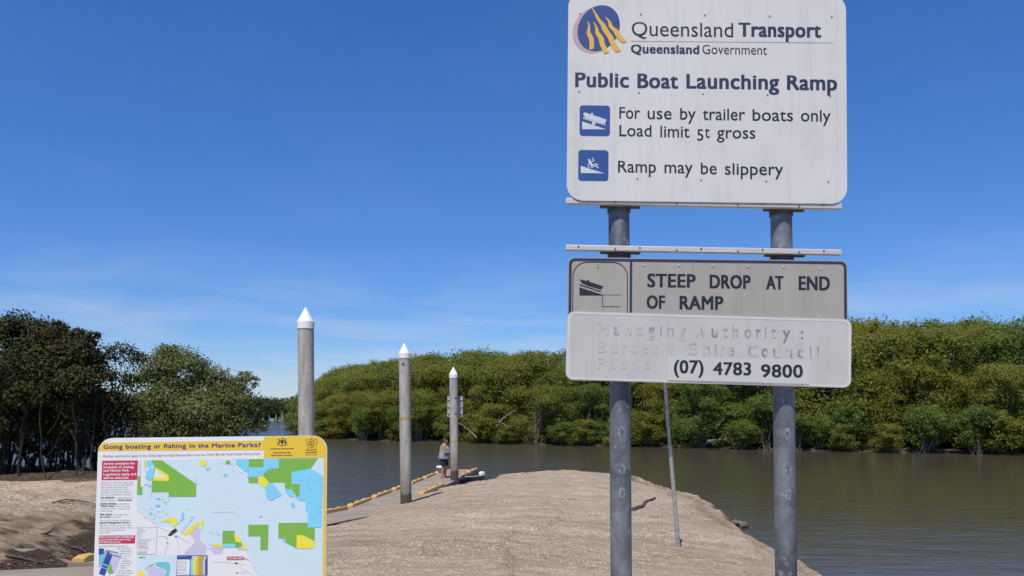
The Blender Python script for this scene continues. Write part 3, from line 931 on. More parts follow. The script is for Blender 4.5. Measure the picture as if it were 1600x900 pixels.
def flat_poly(pts, off, th=0.0006):
    """filled thin plate: pts (u, v), its face off in front of the board plane"""
    bm = bmesh.new()
    vs = [bm.verts.new((u, -off, v)) for u, v in pts]
    f = bm.faces.new(vs)
    if f.normal.y > 0: pass
    bm.normal_update()
    if f.normal.y > 0: f.normal_flip()
    if len(pts) > 4: bmesh.ops.triangulate(bm, faces=[f])
    return bm


def bm_obj(bm, name, m, parent):
    me = bpy.data.meshes.new(name); bm.to_mesh(me); bm.free()
    me.materials.append(m)
    o = bpy.data.objects.new(name, me); C.objects.link(o); o.parent = parent
    return o


def poly(name, pts, off, m, parent): return bm_obj(flat_poly(pts, off), name, m, parent)


def multi(name, polys, off, m, parent, joined=False):
    """thin plates on the board: one part each, or one mesh when they are one fine pattern"""
    if not joined:
        for k, pts in enumerate(polys): o = poly(name, pts, off + k * .00004, m, parent)
        return o
    mb = MB()
    for pts in polys:
        bm = flat_poly(pts, off); bm.verts.index_update()
        mb.add([v.co[:] for v in bm.verts], [[v.index for v in f.verts] for f in bm.faces]); bm.free()
    return mb.build(name, m, parent)


def rrect(u0, v0, u1, v1, r, n=8):
    out = []
    for cx, cy, a in ((u1 - r, v1 - r, 0), (u0 + r, v1 - r, 90), (u0 + r, v0 + r, 180), (u1 - r, v0 + r, 270)):
        for k in range(n + 1):
            t = R(a + 90 * k / n); out.append((cx + r * math.cos(t), cy + r * math.sin(t)))
    return out


def plate(name, u0, v0, u1, v1, r, off, th, m, parent):
    """rounded sheet from off-th to off in front of the board plane"""
    o = rrect(u0, v0, u1, v1, r); n = len(o); mb = MB()
    mb.add([(u, -off, v) for u, v in o] + [(u, -off + th, v) for u, v in o], [tuple(range(n)), tuple(range(2 * n - 1, n - 1, -1))] + [(i, n + i, n + (i + 1) % n, (i + 1) % n) for i in range(n)])
    return mb.build(name, m, parent)


FONT = bpy.data.fonts.load('<builtin>')


def glyphs(body, space=1.0):
    cu = bpy.data.curves.new('t', 'FONT'); cu.body = body; cu.font = FONT; cu.size = 1; cu.resolution_u = 3; cu.fill_mode = 'FRONT'
    cu.space_character = space
    o = bpy.data.objects.new('t', cu); C.objects.link(o)
    dg = bpy.context.evaluated_depsgraph_get(); dg.update()
    me = o.evaluated_get(dg).to_mesh()
    V = [v.co.copy() for v in me.vertices]; Fs = [tuple(p.vertices) for p in me.polygons]
    o.evaluated_get(dg).to_mesh_clear()
    bpy.data.objects.remove(o); bpy.data.curves.remove(cu)
    return V, Fs


CAP = max(p.y for p in glyphs('H')[0]); XH = max(p.y for p in glyphs('x')[0])


def lettering(parent, name, words, off, m, bold=0.0, xh=.73):
    """words: (text, u0, u1, v_base, cap) -> one flat mesh of letters per word; a heavy face is the light face laid over itself a hair to the side"""
    for body, u0, u1, vb, cap in words:
        V, Fs = glyphs(body, 1.0 + max(0, bold) * 2.2)
        if not V: continue
        x0, x1 = min(p.x for p in V), max(p.x for p in V)
        b_ = max(0.0, bold) * cap / CAP * 1.15
        sx = (u1 - u0 - 2 * b_) / (x1 - x0); sy = cap / CAP
        lower = body.upper() != body
        def fy(y):
            if not lower: return y
            t = xh * CAP
            return y * t / XH if y < XH else t + (y - XH) * (CAP - t) / (CAP - XH)
        mb = MB()
        sh = [(0, 0)] if b_ == 0 else [(-b_, -b_ * .45), (b_, -b_ * .45), (-b_, b_ * .45), (b_, b_ * .45), (0, 0)]
        for k, (dx, dy) in enumerate(sh):
            mb.add([(u0 + b_ + (p.x - x0) * sx + dx, -off - k * .00007, vb + fy(p.y) * (sy - (b_ * .9 / CAP if b_ else 0)) + b_ * .45 + dy) for p in V], Fs)
        o = mb.build(name, m, parent)
    return o


B1 = Board((.8443, 3.5835, 5.1979), .0027, -.0298, .0122)
SGN = B1.empty('boat_ramp_sign', 'tall public boat ramp sign: white, grey and faded panels stacked on two galvanised posts', 'sign')


def U(cx_, cy_, k=3.404, ox=870, oy=0): return B1.uv(ox + cx_ / k, oy + cy_ / k)


# posts, rails, clamps (behind the panels: +y local)
RAILS = []
for (xa, ya), (xb, yb), (xc, yc) in [((884, 310), (1314, 318.5), (1314, 327)), ((884, 383), (1314, 390.5), (1314, 398.5))]:
    u0, v0 = B1.uv(xa, ya, -.012); u1, v1 = B1.uv(xb, yb, -.012); _, v2 = B1.uv(xc, yc, -.012)
    ang = -math.atan2(v1 - v0, u1 - u0); h = v1 - v2
    cen = ((u0 + u1) / 2, .0165, (v0 + v1) / 2 - h / 2)
    m_ = MB(); m_.box(cen, (u1 - u0, .028, h), m=Matrix.Rotation(ang, 3, 'Y'))
    rl = m_.build('rail', M['aluminium'], SGN, bevel=.002)
    RAILS.append((cen, ang, h))
    for q in range(9):
        f_ = (q + .5) / 9 - .5 + (.012 if q % 2 else -.01)
        m_ = MB(); c = Vector(cen) + Matrix.Rotation(ang, 3, 'Y') @ Vector((f_ * (u1 - u0), -.014, .004 * (-1) ** q))
        m_.tube([c, c + Vector((0, -.003, 0))], .0036, 8); m_.build('rivet', M['rivet'], rl)
PR = .0455
for k_, ((xt, yt), (xb, yb)) in enumerate([((967, 340), (970.5, 895)), ((1220.5, 345), (1228, 895))]):
    ut, vt = B1.uv(xt, yt, -.08); ub, vb = B1.uv(xb, yb, -.08)
    du = (ub - ut) / (vb - vt)
    y_ = .033 + PR
    P_ = lambda v: Vector((ut + du * (v - vt), y_, v))
    m_ = MB(); m_.tube([P_(v) for v in np.linspace(-.02, -3.75, 24)], PR, 40)
    po = m_.build('post', M['galv'], SGN)
    # bolt scuffs left by an old panel, rubbed into the zinc on the front of the post
    for py in ([675, 733, 770] if k_ == 0 else [678, 733, 772]):
        uu, v = B1.uv(xb, py, -.033)
        m_ = MB(); n1, n2 = 9, 9; vs = []; rs2 = random.Random(py + k_)
        for i in range(n1):
            for j in range(n2):
                a = -.30 + .60 * j / (n2 - 1); w_ = math.sqrt(max(0, 1 - ((i / (n1 - 1)) * 2 - 1) ** 2)) * rs2.uniform(.55, 1.35)
                p = P_(v + .026 * ((i / (n1 - 1)) * 2 - 1))
                vs.append((p.x + (PR + .0007) * math.sin(a * w_), y_ - (PR + .0007) * math.cos(a * w_), p.z))
        m_.add(vs, [(i * n2 + j, i * n2 + j + 1, (i + 1) * n2 + j + 1, (i + 1) * n2 + j) for i in range(n1 - 1) for j in range(n2 - 1)], True)
        sc_ = m_.build('scuff', M['scuff'], po)
        p = P_(v); fy = y_ - PR - .0016
        m_ = MB(); m_.box((p.x, fy, p.z), (.0018, .001, .036)); m_.box((p.x, fy - .0006, p.z + .006), (.013, .001, .0015)); m_.box((p.x, fy - .0006, p.z - .005), (.010, .001, .0015))
        m_.build('scratch', M['dark_steel'], sc_)
    for (cen, ang, h) in RAILS:
        p = P_(cen[2]); m_ = MB(); zz = cen[2] - math.tan(ang) * (p.x - cen[0])
        m_.box((p.x, .044, zz - h * .12), (.172, .024, h * 1.18), m=Matrix.Rotation(ang, 3, 'Y')); 
        m_.tube([(p.x, y_, zz - .028), (p.x, y_, zz + .02)], PR + .005, 32)
        m_.build('clamp', M['dark_steel'], SGN)

# top panel -------------------------------------------------------------
tl = B1.uv(885.5, -14); br = B1.uv(1320.3, 319); bl = B1.uv(881.3, 313)
T = plate('sign_panel', -.6, (bl[1] + br[1]) / 2, .6, tl[1], .07, .0025, .004, M['white_sign'], SGN)
T['label'] = 'large white panel with navy wording and two blue pictograms'
O1 = .0032


def wrd(body, x0, x1, base, cap, oy=0):
    a = U(x0, base, oy=oy); c = U(x1, base, oy=oy); q = U(x0, base - cap, oy=oy)
    return (body, a[0], c[0], (a[1] + c[1]) / 2, q[1] - a[1])


lettering(T, 'lettering', [wrd('Queensland', 397, 937, 196, 74)], O1, M['black_ink'], 0)
lettering(T, 'lettering', [wrd('Transport', 965, 1405, 199, 74)], O1, M['navy_ink'], .028)
lettering(T, 'lettering', [wrd('Queensland', 393, 757, 287, 46)], O1, M['navy_ink'], .032)
lettering(T, 'lettering', [wrd('Government', 773, 1117, 291, 48)], O1, M['black_ink'], 0)
lettering(T, 'lettering', [wrd('Public', 97, 383, 466, 77), wrd('Boat', 428, 645, 471, 77), wrd('Launching', 688, 1182, 475, 77), wrd('Ramp', 1223, 1490, 481, 77)], O1, M['navy_ink'], .026)
lettering(T, 'lettering', [wrd('For', 332, 442, 122, 61, 150), wrd('use', 482, 610, 125, 61, 150), wrd('by', 655, 738, 127, 61, 150), wrd('trailer', 775, 1000, 130, 61, 150), wrd('boats', 1040, 1255, 134, 61, 150), wrd('only', 1297, 1455, 137, 61, 150)], O1, M['black_ink'], .006)
lettering(T, 'lettering', [wrd('Load', 332, 503, 216, 60, 150), wrd('limit', 550, 705, 221, 60, 150), wrd('5', 745, 779, 238, 60, 150), wrd('t', 786, 812, 224, 60, 150), wrd('gross', 850, 1055, 227, 60, 150)], O1, M['black_ink'], .006)
lettering(T, 'lettering', [wrd('Ramp', 325, 527, 408, 61, 150), wrd('may', 572, 722, 412, 61, 150), wrd('be', 765, 850, 417, 61, 150), wrd('slippery', 893, 1203, 421, 61, 150)], O1, M['black_ink'], .006)
poly('rule', [U(395, 219), U(1468, 228), U(1468, 231), U(395, 222)], O1, M['rule_ink'], T)
# emblem
def ell(cx_, cy_, ax_, bx_, rot, n=40, oy=0):
    out = []
    for k in range(n):
        t = 2 * math.pi * k / n; x, y = ax_ * math.cos(t), bx_ * math.sin(t); c, s = math.cos(rot), math.sin(rot)
        out.append(U(cx_ + x * c - y * s, cy_ + x * s + y * c, oy=oy))
    return out


LG = poly('emblem', ell(204, 160, 132, 112, R(-52)), O1, M['logo_pink'], T)
poly('emblem_disc', ell(222, 152, 128, 106, R(-58)), O1 + .0006, M['logo_blue'], LG)


def flame(path, w0):
    L_, R_ = [], []
    n = 26
    P = np.array(path, float); t = np.linspace(0, len(P) - 1, n)
    # smooth by Catmull-like interpolation
    xs_ = np.interp(t, range(len(P)), P[:, 0]); ys_ = np.interp(t, range(len(P)), P[:, 1])
    for _ in range(1):
        xs_[1:-1] = (xs_[:-2] + xs_[1:-1] * 2 + xs_[2:]) / 4; ys_[1:-1] = (ys_[:-2] + ys_[1:-1] * 2 + ys_[2:]) / 4
    for i in range(n):
        f_ = i / (n - 1); w_ = w0 * min(1, .12 + f_ * 1.7)
        L_.append(U(xs_[i] - w_, ys_[i] + w_ * .25)); R_.append(U(xs_[i] + w_, ys_[i] - w_ * .25))
    return L_ + R_[::-1]


multi('flames', [flame([(186, 42), (205, 75), (222, 108), (246, 135), (258, 165), (285, 200), (298, 235), (326, 276)], 14),
                 flame([(258, 92), (278, 115), (287, 145), (312, 165), (328, 195), (360, 226)], 13),
                 flame([(196, 120), (210, 148), (214, 175), (235, 205), (242, 240), (264, 284)], 13),
                 flame([(164, 116), (172, 140), (167, 175), (182, 205), (186, 232), (184, 264)], 12)], O1 + .0012, M['logo_gold'], LG)


def sq(x0, y0, x1, y1, name='pictogram'):
    a = U(x0, y1, oy=150); c = U(x1, y0, oy=150)
    return poly(name, rrect(a[0], a[1], c[0], c[1], .014), O1, M['sign_blue'], T)


Q = lambda L: [U(x, y, oy=150) for x, y in L]
p1 = sq(120, 53, 283, 213)
multi('trailer_boat_symbol', [Q([(142, 92), (150, 89), (180, 100), (186, 90), (191, 92), (192, 103), (264, 127), (258, 147), (240, 146), (150, 115), (141, 100)]),
                              Q([(139, 118), (185, 133), (184, 137), (139, 122)]), Q([(140, 114), (258, 152), (257, 158), (139, 120)]),
                              Q([(134, 137), (134, 178), (263, 179)]), [U(196 + 10 * math.cos(t), 146 + 10 * math.sin(t), oy=150) for t in np.linspace(0, 6.1, 14)]], O1 + .0006, M['white_ink'], p1, True)
p2 = sq(113, 290, 275, 452)
def limb(*pts, w=5):
    out = []
    for (x0, y0), (x1, y1) in zip(pts[:-1], pts[1:]):
        dx, dy = x1 - x0, y1 - y0; l = math.hypot(dx, dy); nx, ny = -dy / l * w / 2, dx / l * w / 2; ex, ey = dx / l * w * .3, dy / l * w * .3
        out.append(Q([(x0 + nx - ex, y0 + ny - ey), (x1 + nx + ex, y1 + ny + ey), (x1 - nx + ex, y1 - ny + ey), (x0 - nx - ex, y0 - ny - ey)]))
    return out


multi('slipping_figure_symbol', [Q([(127, 373), (127, 411), (255, 413)]), [U(172 + 6.5 * math.cos(t), 343 + 6.5 * math.sin(t), oy=150) for t in np.linspace(0, 6.0, 12)]], O1 + .0006, M['white_ink'], p2, True)
multi('slipping_figure_symbol', limb((176, 352), (190, 378), w=13) + limb((172, 356), (166, 372), (174, 384), w=5) + limb((182, 352), (197, 346), (188, 331), w=5) + limb((190, 376), (205, 362), (218, 369), w=6) + limb((191, 379), (204, 373), (221, 384), w=6), O1 + .0012, M['white_ink'], p2, True)
RV = [(123, 75, 0), (447, 78, 0), (786, 83, 0), (1131, 87, 0), (1461, 91, 0), (118, 489, 0), (437, 494, 0), (776, 501, 0), (1120, 507, 0), (1452, 512, 0), (112, 431, 150), (428, 442, 150), (767, 449, 150), (1113, 454, 150), (1442, 458, 150)]
for x, y, oy in RV:
    u, v = U(x, y, oy=oy); m_ = MB(); m_.tube([(u, -.0024, v), (u, -.0045, v)], .0032, 8); m_.build('rivet', M['rivet'] if oy == 0 or x != 112 else M['bright_rivet'], T)

# middle panel -----------------------------------------------------------
a = B1.uv(887.5, 401.5); c = B1.uv(1323.8, 408); e = B1.uv(887, 506)
vt = (a[1] + c[1]) / 2
u0m, u1m = a[0], c[0]
G = plate('sign_panel', u0m, e[1] - .06, u1m, vt, .028, .0025, .004, M['grey_sign'], SGN)
G['label'] = 'grey-beige panel warning of the steep drop, black border'
ob = rrect(u0m + .004, e[1] - .055, u1m - .004, vt - .004, .026); ib = rrect(u0m + .016, e[1] - .04, u1m - .016, vt - .016, .016)


def ring(name, o_, i_, off, m, parent):
    n = len(o_); mb = MB(); mb.add([(u, -off, v) for u, v in o_ + i_], [(i, (i + 1) % n, n + (i + 1) % n, n + i) for i in range(n)]); return mb.build(name, m, parent)


ring('border', ob, ib, O1, M['navy_ink'], G)
U3 = lambda x, y: U(x, y, oy=310)
d0 = U3(388, 340); d1 = U3(401, 340)
poly('border', [(d0[0], e[1] - .03), (d1[0], e[1] - .03), (d1[0], vt - .0162), (d0[0], vt - .0162)], O1, M['navy_ink'], G)
a = U3(84, 345); c = U3(378, 339)
top_ = U3(230, 338)[1]
o_ = rrect(a[0], e[1] - .05, c[0], top_, .062); i_ = rrect(a[0] + .0035, e[1] - .0465, c[0] - .0035, top_ - .0035, .0585)
ring('border', o_, i_, O1 + .0004, M['black_ink'], G)
W3 = lambda b_, x0, x1, base, cap: wrd(b_, x0, x1, base, cap, 310)
lettering(G, 'lettering', [W3('STEEP', 480, 738, 474, 72), W3('DROP', 812, 1030, 480, 72), W3('AT', 1112, 1205, 485, 72), W3('END', 1285, 1452, 489, 74)], O1, M['black_ink'], .026)
lettering(G, 'lettering', [W3('OF', 477, 575, 587, 70), W3('RAMP', 652, 885, 592, 72)], O1, M['black_ink'], .026)
Q3 = lambda L: [U3(x, y) for x, y in L]
wl_ = []
for i in range(8): wl_.append(Q3([(243 + i * 12, 511), (249 + i * 12, 515), (255 + i * 12, 511), (255 + i * 12, 513), (249 + i * 12, 517), (243 + i * 12, 513)]))
multi('trailer_boat_symbol', [Q3([(120, 430), (160, 440), (168, 431), (174, 444), (246, 468), (236, 486), (170, 468), (134, 453)]), Q3([(120, 456), (235, 494), (234, 500), (120, 463)]),
                              Q3([(120, 473), (242, 513), (242, 517), (120, 517)]), Q3([(240, 515), (243, 515), (243, 577), (240, 577)]), Q3([(243, 574), (338, 575), (338, 578), (243, 577)])] + wl_, O1, M['black_ink'], G, True)
for x, y in [(218, 350), (463, 356), (650, 357), (828, 360), (1017, 363), (1205, 366), (1400, 376), (218, 362), (1396, 633)]:
    u, v = U3(x, y); m_ = MB(); m_.tube([(u, -.0024, v), (u, -.006, v)], [.0048, .003], 10); m_.build('rivet', M['bright_rivet'], G)

# faded panel --------------------------------------------------------------
a = B1.uv(888.3, 486.5); c = B1.uv(1327, 499); e = B1.uv(885.5, 593.5); g_ = B1.uv(1326.5, 606.5)
FP = bpy.data.objects.new('sign_panel', None)
bpy.data.objects.remove(FP)
tilt = math.atan2((c[1] - a[1] + g_[1] - e[1]) / 2, 1.2)
hgt = ((a[1] - e[1]) + (c[1] - g_[1])) / 2
cu_, cv_ = (a[0] + c[0] + e[0] + g_[0]) / 4, (a[1] + c[1] + e[1] + g_[1]) / 4


def tl_(pts): return [(cu_ + (u - cu_) * math.cos(tilt) - (v - cv_) * math.sin(tilt), cv_ + (u - cu_) * math.sin(tilt) + (v - cv_) * math.cos(tilt)) for u, v in pts]


o_ = tl_(rrect(cu_ - .603, cv_ - hgt / 2, cu_ + .603, cv_ + hgt / 2, .032)); n = len(o_)
mb = MB(); mb.add([(u, -.0085, v) for u, v in o_] + [(u, -.0050, v) for u, v in o_], [tuple(range(n)), tuple(range(2 * n - 1, n - 1, -1))] + [(i, n + i, n + (i + 1) % n, (i + 1) % n) for i in range(n)])
FPn = mb.build('sign_panel', M['pale_sign'], SGN)
FPn['label'] = 'pale panel with faded wording and a newer phone number sticker'
ring('border', tl_(rrect(cu_ - .600, cv_ - hgt / 2 + .003, cu_ + .600, cv_ + hgt / 2 - .003, .030)), tl_(rrect(cu_ - .589, cv_ - hgt / 2 + .012, cu_ + .589, cv_ + hgt / 2 - .012, .022)), .0092, M['faded_rim'], FPn)
W4 = lambda b_, x0, x1, base, cap: wrd(b_, x0, x1, base, cap, 480)
lettering(FPn, 'faded_lettering', [W4('M', 217, 275, 148, 62), W4('a', 302, 332, 150, 62), W4('n', 360, 395, 151, 62), W4('a', 422, 455, 153, 62), W4('g', 483, 518, 154, 62), W4('i', 549, 556, 155, 62), W4('n', 583, 620, 156, 62), W4('g', 648, 684, 158, 62),
                             W4('A', 738, 782, 160, 62), W4('u', 820, 853, 161, 62), W4('t', 878, 905, 162, 62), W4('h', 930, 965, 163, 62), W4('o', 994, 1030, 164, 62), W4('r', 1057, 1082, 165, 62), W4('i', 1103, 1111, 166, 62), W4('t', 1135, 1162, 168, 62), W4('y', 1197, 1238, 169, 62), W4(':', 1294, 1308, 171, 62)], .0092, M['faded_ink'], .02)
lettering(FPn, 'faded_lettering', [W4('B', 215, 262, 242, 62), W4('u', 290, 322, 243, 62), W4('r', 348, 370, 244, 62), W4('d', 395, 430, 245, 62), W4('e', 450, 482, 246, 62), W4('k', 500, 535, 247, 62), W4('i', 552, 560, 248, 62), W4('n', 578, 612, 249, 62), W4('S', 700, 745, 253, 62), W4('h', 778, 810, 254, 62), W4('i', 838, 846, 256, 62), W4('r', 868, 890, 257, 62), W4('e', 905, 940, 258, 62),
                             W4('C', 1015, 1060, 264, 62), W4('o', 1085, 1120, 266, 62), W4('u', 1147, 1180, 268, 62), W4('n', 1213, 1248, 269, 62), W4('c', 1276, 1308, 270, 62), W4('i', 1342, 1350, 271, 62), W4('l', 1380, 1389, 272, 62)], .0092, M['faded_ink'], .02)
lettering(FPn, 'faded_lettering', [W4('P', 212, 252, 328, 60), W4('h', 278, 310, 329, 60), W4('o', 338, 372, 330, 60), W4('n', 400, 432, 331, 60), W4('e', 462, 497, 332, 60)], .0092, M['faded_ink'], .02)
U4 = lambda x, y: U(x, y, oy=480)
ST_ = poly('phone_sticker', [U4(588, 402), U4(1338, 420), U4(1340, 283), U4(590, 262)], .0092, M['sticker'], FPn)
lettering(ST_, 'lettering', [W4('(07)', 620, 778, 353, 70), W4('4783', 828, 1030, 362, 68), W4('9800', 1082, 1305, 374, 68)], .0099, M['black_ink'], .022)

# ------------------------------------------------------------------ marine park map board
B2 = Board((-1.5556, 4.3431, 3.2446), -.0262, -.0763, -.0127)
MBD = B2.empty('information_board', 'white and yellow marine park zoning map board in the left foreground', 'information board')
for n_, c_, r_ in [('map_white', (.72, .72, .72), .4), ('map_yellow', (.74, .50, .035), .4), ('map_sea', (.56, .69, .745), .4), ('map_green', (.19, .43, .055), .4), ('map_blue', (.21, .60, .80), .4), ('map_lemon', (.80, .68, .06), .4),
                   ('map_red', (.52, .028, .075), .4), ('map_navy', (.035, .045, .20), .4), ('map_grey', (.30, .31, .33), .4), ('map_black', (.03, .03, .045), .4), ('map_lilac', (.53, .51, .66), .4), ('map_teal', (.16, .50, .58), .4),
                   ('map_deep', (.025, .07, .33), .4), ('map_orange', (.66, .30, .05), .4), ('map_pink', (.68, .42, .60), .4), ('map_brown', (.16, .09, .02), .4)]:
    M[n_] = mat(n_, c_, r_, var=.02, vscale=4)
V5 = lambda x, y: B2.uv(140 + x / 7.5, 670 + y / 7.5)
V6 = lambda x, y: B2.uv(320 + x / 7.5, 670 + y / 7.5)
V7 = lambda x, y: B2.uv(140 + x / 7.5, 780 + y / 7.5)
V8 = lambda x, y: B2.uv(320 + x / 7.5, 780 + y / 7.5)
PL = plate('panel', -.6, -1.15, .6, 0, .075, .002, .006, M['map_white'], MBD)
o0 = .0026; st_ = .0006
for u in (-.42, .42):
    m_ = MB(); m_.tube([(u, .045, -.05), (u, .045, -1.75)], .038, 20); m_.build('post', M['galv'], MBD)
# yellow heading band + right block + right border as one yellow sheet
hy0 = V5(98, 268)[1]; hy1 = V5(150, 165)[1]; hb_ = V6(693, 250); blk = V6(690, 347)
ru = B2.uv(505.5, 800)[0]
band = [(-.6, hy0 + .003), (hb_[0], hb_[1])] + [(hb_[0], blk[1]), (ru, blk[1] + .002), (ru, -1.148), (.598, -1.148), (.598, -.072)] + [(.525 + .073 * math.cos(R(t)), -.075 + .073 * math.sin(R(t))) for t in range(0, 91, 9)] + [(V6(697, 80)[0], -.002), (V6(695, 137)[0], V6(695, 137)[1]), (-.578, hy1)] + [(-.587, hy1 - .014), (-.596, hy1 - .03)]
poly('heading_band', band, o0, M['map_yellow'], PL)


def mwords(Vf, parent, words, m, bold=0.0, off=o0 + st_, name='lettering'):
    L_ = []
    for body, x0, x1, base, cap, *dy in words:
        a = Vf(x0, base); c = Vf(x1, base); q = Vf(x0, base - cap)
        L_.append((body, a[0], c[0], (a[1] + c[1]) / 2, q[1] - a[1]))
    return lettering(parent, name, L_, off, m, bold)


mwords(V5, PL, [('Going', 165, 390, 236, 48), ('boating', 425, 722, 232, 48), ('or', 757, 833, 229, 48), ('fishing', 868, 1135, 226, 48), ('in', 1172, 1238, 224, 48), ('the', 1272, 1396, 222, 48)], M['map_navy'], .03)
mwords(V6, PL, [('Marine', 85, 357, 219, 48), ('Parks?', 392, 655, 214, 48)], M['map_navy'], .03)
mwords(V5, PL, [('Zoning restrictions apply in the Great Barrier Reef Marine', 158, 1128, 326, 24), ('Park and the', 1142, 1360, 317, 24)], M['map_grey'], .004)
mwords(V6, PL, [('Great Barrier Reef Coast Marine Park', 22, 652, 308, 24)], M['map_grey'], .004)
# crests
def arms(Vf, cx_, cy_, k, m, name):
    c = lambda L: [Vf(cx_ + x * k, cy_ + y * k) for x, y in L]
    P_ = [c([(-18, -20), (18, -20), (18, 8), (10, 22), (0, 28), (-10, 22), (-18, 8)]),
          c([(-22, -28), (-34, -36), (-40, -24), (-34, -8), (-44, 12), (-52, 26), (-40, 28), (-30, 14), (-24, 6)]),
          c([(22, -24), (30, -40), (38, -40), (36, -26), (44, -8), (50, 14), (44, 28), (32, 28), (28, 8)]),
          c([(0, -52), (4, -42), (14, -42), (6, -36), (9, -26), (0, -32), (-9, -26), (-6, -36), (-14, -42), (-4, -42)]),
          c([(-62, 30), (-30, 34), (0, 42), (30, 34), (62, 30), (58, 38), (28, 42), (0, 50), (-28, 42), (-58, 38)]),
          c([(-66, 0), (-58, -4), (-54, 10), (-62, 14)]), c([(66, 0), (58, -4), (54, 10), (62, 14)]), c([(-58, -24), (-50, -30), (-48, -18), (-54, -14)]), c([(58, -24), (50, -30), (48, -18), (54, -14)])]
    return multi(name, P_, o0 + st_, m, PL, True)


arms(V6, 908, 152, 1.0, M['map_black'], 'crest')


def lines(Vf, cx_, cy_, k, m, segs, w):
    P_ = []
    for s_ in segs:
        for (x0, y0), (x1, y1) in zip(s_[:-1], s_[1:]):
            dx, dy = x1 - x0, y1 - y0; l = math.hypot(dx, dy) or 1; nx, ny = -dy / l * w / 2, dx / l * w / 2
            P_.append([Vf(cx_ + a * k, cy_ + b_ * k) for a, b_ in ((x0 + nx, y0 + ny), (x1 + nx, y1 + ny), (x1 - nx, y1 - ny), (x0 - nx, y0 - ny))])
    return P_


segs = [[(-30, -30), (30, -30), (32, 10), (18, 40), (0, 48), (-18, 40), (-32, 10), (-30, -30)], [(-30, 0), (30, 0)], [(0, -30), (0, 46)], [(-30, -62), (30, -62), (26, -36), (-26, -36), (-30, -62)], [(-8, -86), (0, -64), (10, -86)],
        [(-40, -50), (-62, -66), (-70, -44), (-52, -30), (-60, 0), (-46, 30), (-58, 62)], [(40, -40), (56, -74), (70, -60), (58, -36), (68, 0), (50, 30), (60, 62)], [(74, -40), (80, -20), (66, -10)], [(-60, 66), (60, 66), (60, 82), (-60, 82), (-60, 66)], [(-20, -20), (-10, -8), (-22, -4)], [(10, 10), (22, 22), (8, 30)], [(-24, 14), (-8, 26)], [(-50, -10), (-34, 4)], [(52, -8), (36, 4)]]
multi('crest', lines(V6, 1252, 180, .92, None, segs, 5.5), o0 + st_, M['map_brown'], PL, True)
mwords(V6, PL, [('Australian Government', 770, 1045, 240, 17), ('Great Barrier Reef', 803, 1008, 287, 17), ('Marine Park Authority', 780, 1027, 318, 17)], M['map_black'], .02)
mwords(V6, PL, [('Queensland', 1180, 1318, 284, 17)], M['map_black'], .02)
mwords(V6, PL, [('Government', 1182, 1318, 310, 15)], M['map_brown'], 0)
# text column
red1 = poly('red_notice', [V5(143, 603), V5(560, 598), V5(570, 370), V5(150, 374)], o0, M['map_red'], PL)
mwords(V5, red1, [('Severe penalties for', 167, 536, 420, 27), ('breaches of Zoning', 167, 518, 462, 27), ('and Marine Park', 165, 465, 502, 27), ('Legislation apply and', 165, 550, 546, 27), ('will be enforced.', 165, 464, 588, 27)], M['map_white'], .035)
mwords(V5, PL, [('Ensure you read the zoning map', 142, 508, 636, 16), ('for the area you are planning to', 140, 503, 664, 16), ('visit so that you know what', 137, 450, 692, 16), ('activities are allowed in that', 137, 458, 720, 16), ('particular area and remember to', 135, 505, 748, 16), ('take your zoning map with you.', 135, 490, 777, 16)], M['map_grey'])
mwords(V5, PL, [('NO FISHING', 133, 288, 816, 18), ('Green Zones', 337, 497, 843, 18)], M['map_black'], .03)
mwords(V5, PL, [('or collecting of any', 300, 510, 815, 15), ('type is allowed in', 132, 325, 845, 15)], M['map_grey'])
mwords(V7, PL, [('Limited fishing', 128, 316, 60, 18), ('Yellow Zones', 128, 296, 88, 18), ('Pink Zones', 126, 264, 186, 18), ('no access', 123, 245, 214, 18), ('Special Management Areas', 121, 462, 282, 18)], M['map_black'], .03)
mwords(V7, PL, [('is allowed in', 328, 466, 60, 15), ('with 1 line and', 308, 472, 88, 15), ('1 hook per person only, except', 126, 480, 116, 15), ('when trolling.', 126, 274, 144, 15), ('are no-go areas,', 276, 462, 186, 15), ('is allowed.', 255, 368, 214, 15), ('There are a number of different', 121, 482, 254, 15), ('in', 472, 490, 282, 15), ('the Marine Parks that have rules', 119, 490, 311, 15), ('additional to zoning. Please refer to', 119, 525, 340, 15), ('your zoning map for more', 119, 415, 368, 15), ('information.', 119, 246, 396, 15)], M['map_grey'])
red2 = poly('red_notice', [V7(110, 522), V7(534, 518), V7(538, 424), V7(113, 425)], o0, M['map_red'], PL)
mwords(V7, red2, [('Make sure you have a zoning map', 118, 522, 452, 22), ('so you know where you can go', 118, 488, 482, 22), ('and what you can do.', 118, 370, 511, 22)], M['map_white'], .03)
mwords(V7, PL, [('Get your FREE zoning maps at', 108, 450, 556, 16), ('bait and tackle', 322, 488, 584, 15), ('shops, visitor', 352, 498, 612, 15), ('information', 362, 492, 640, 15), ('centres,', 400, 485, 668, 15), ('boat', 394, 440, 698, 15), ('chandlers,', 385, 495, 726, 15), ('Queensland', 370, 500, 754, 15), ('Parks and', 360, 470, 782, 15), ('Wildlife', 350, 432, 810, 15), ('Service offices', 335, 497, 842, 15), ('and Queensland', 322, 506, 870, 15), ('Boating and', 318, 464, 898, 15), ('Fisheries Patrol', 318, 490, 928, 15)], M['map_grey'])
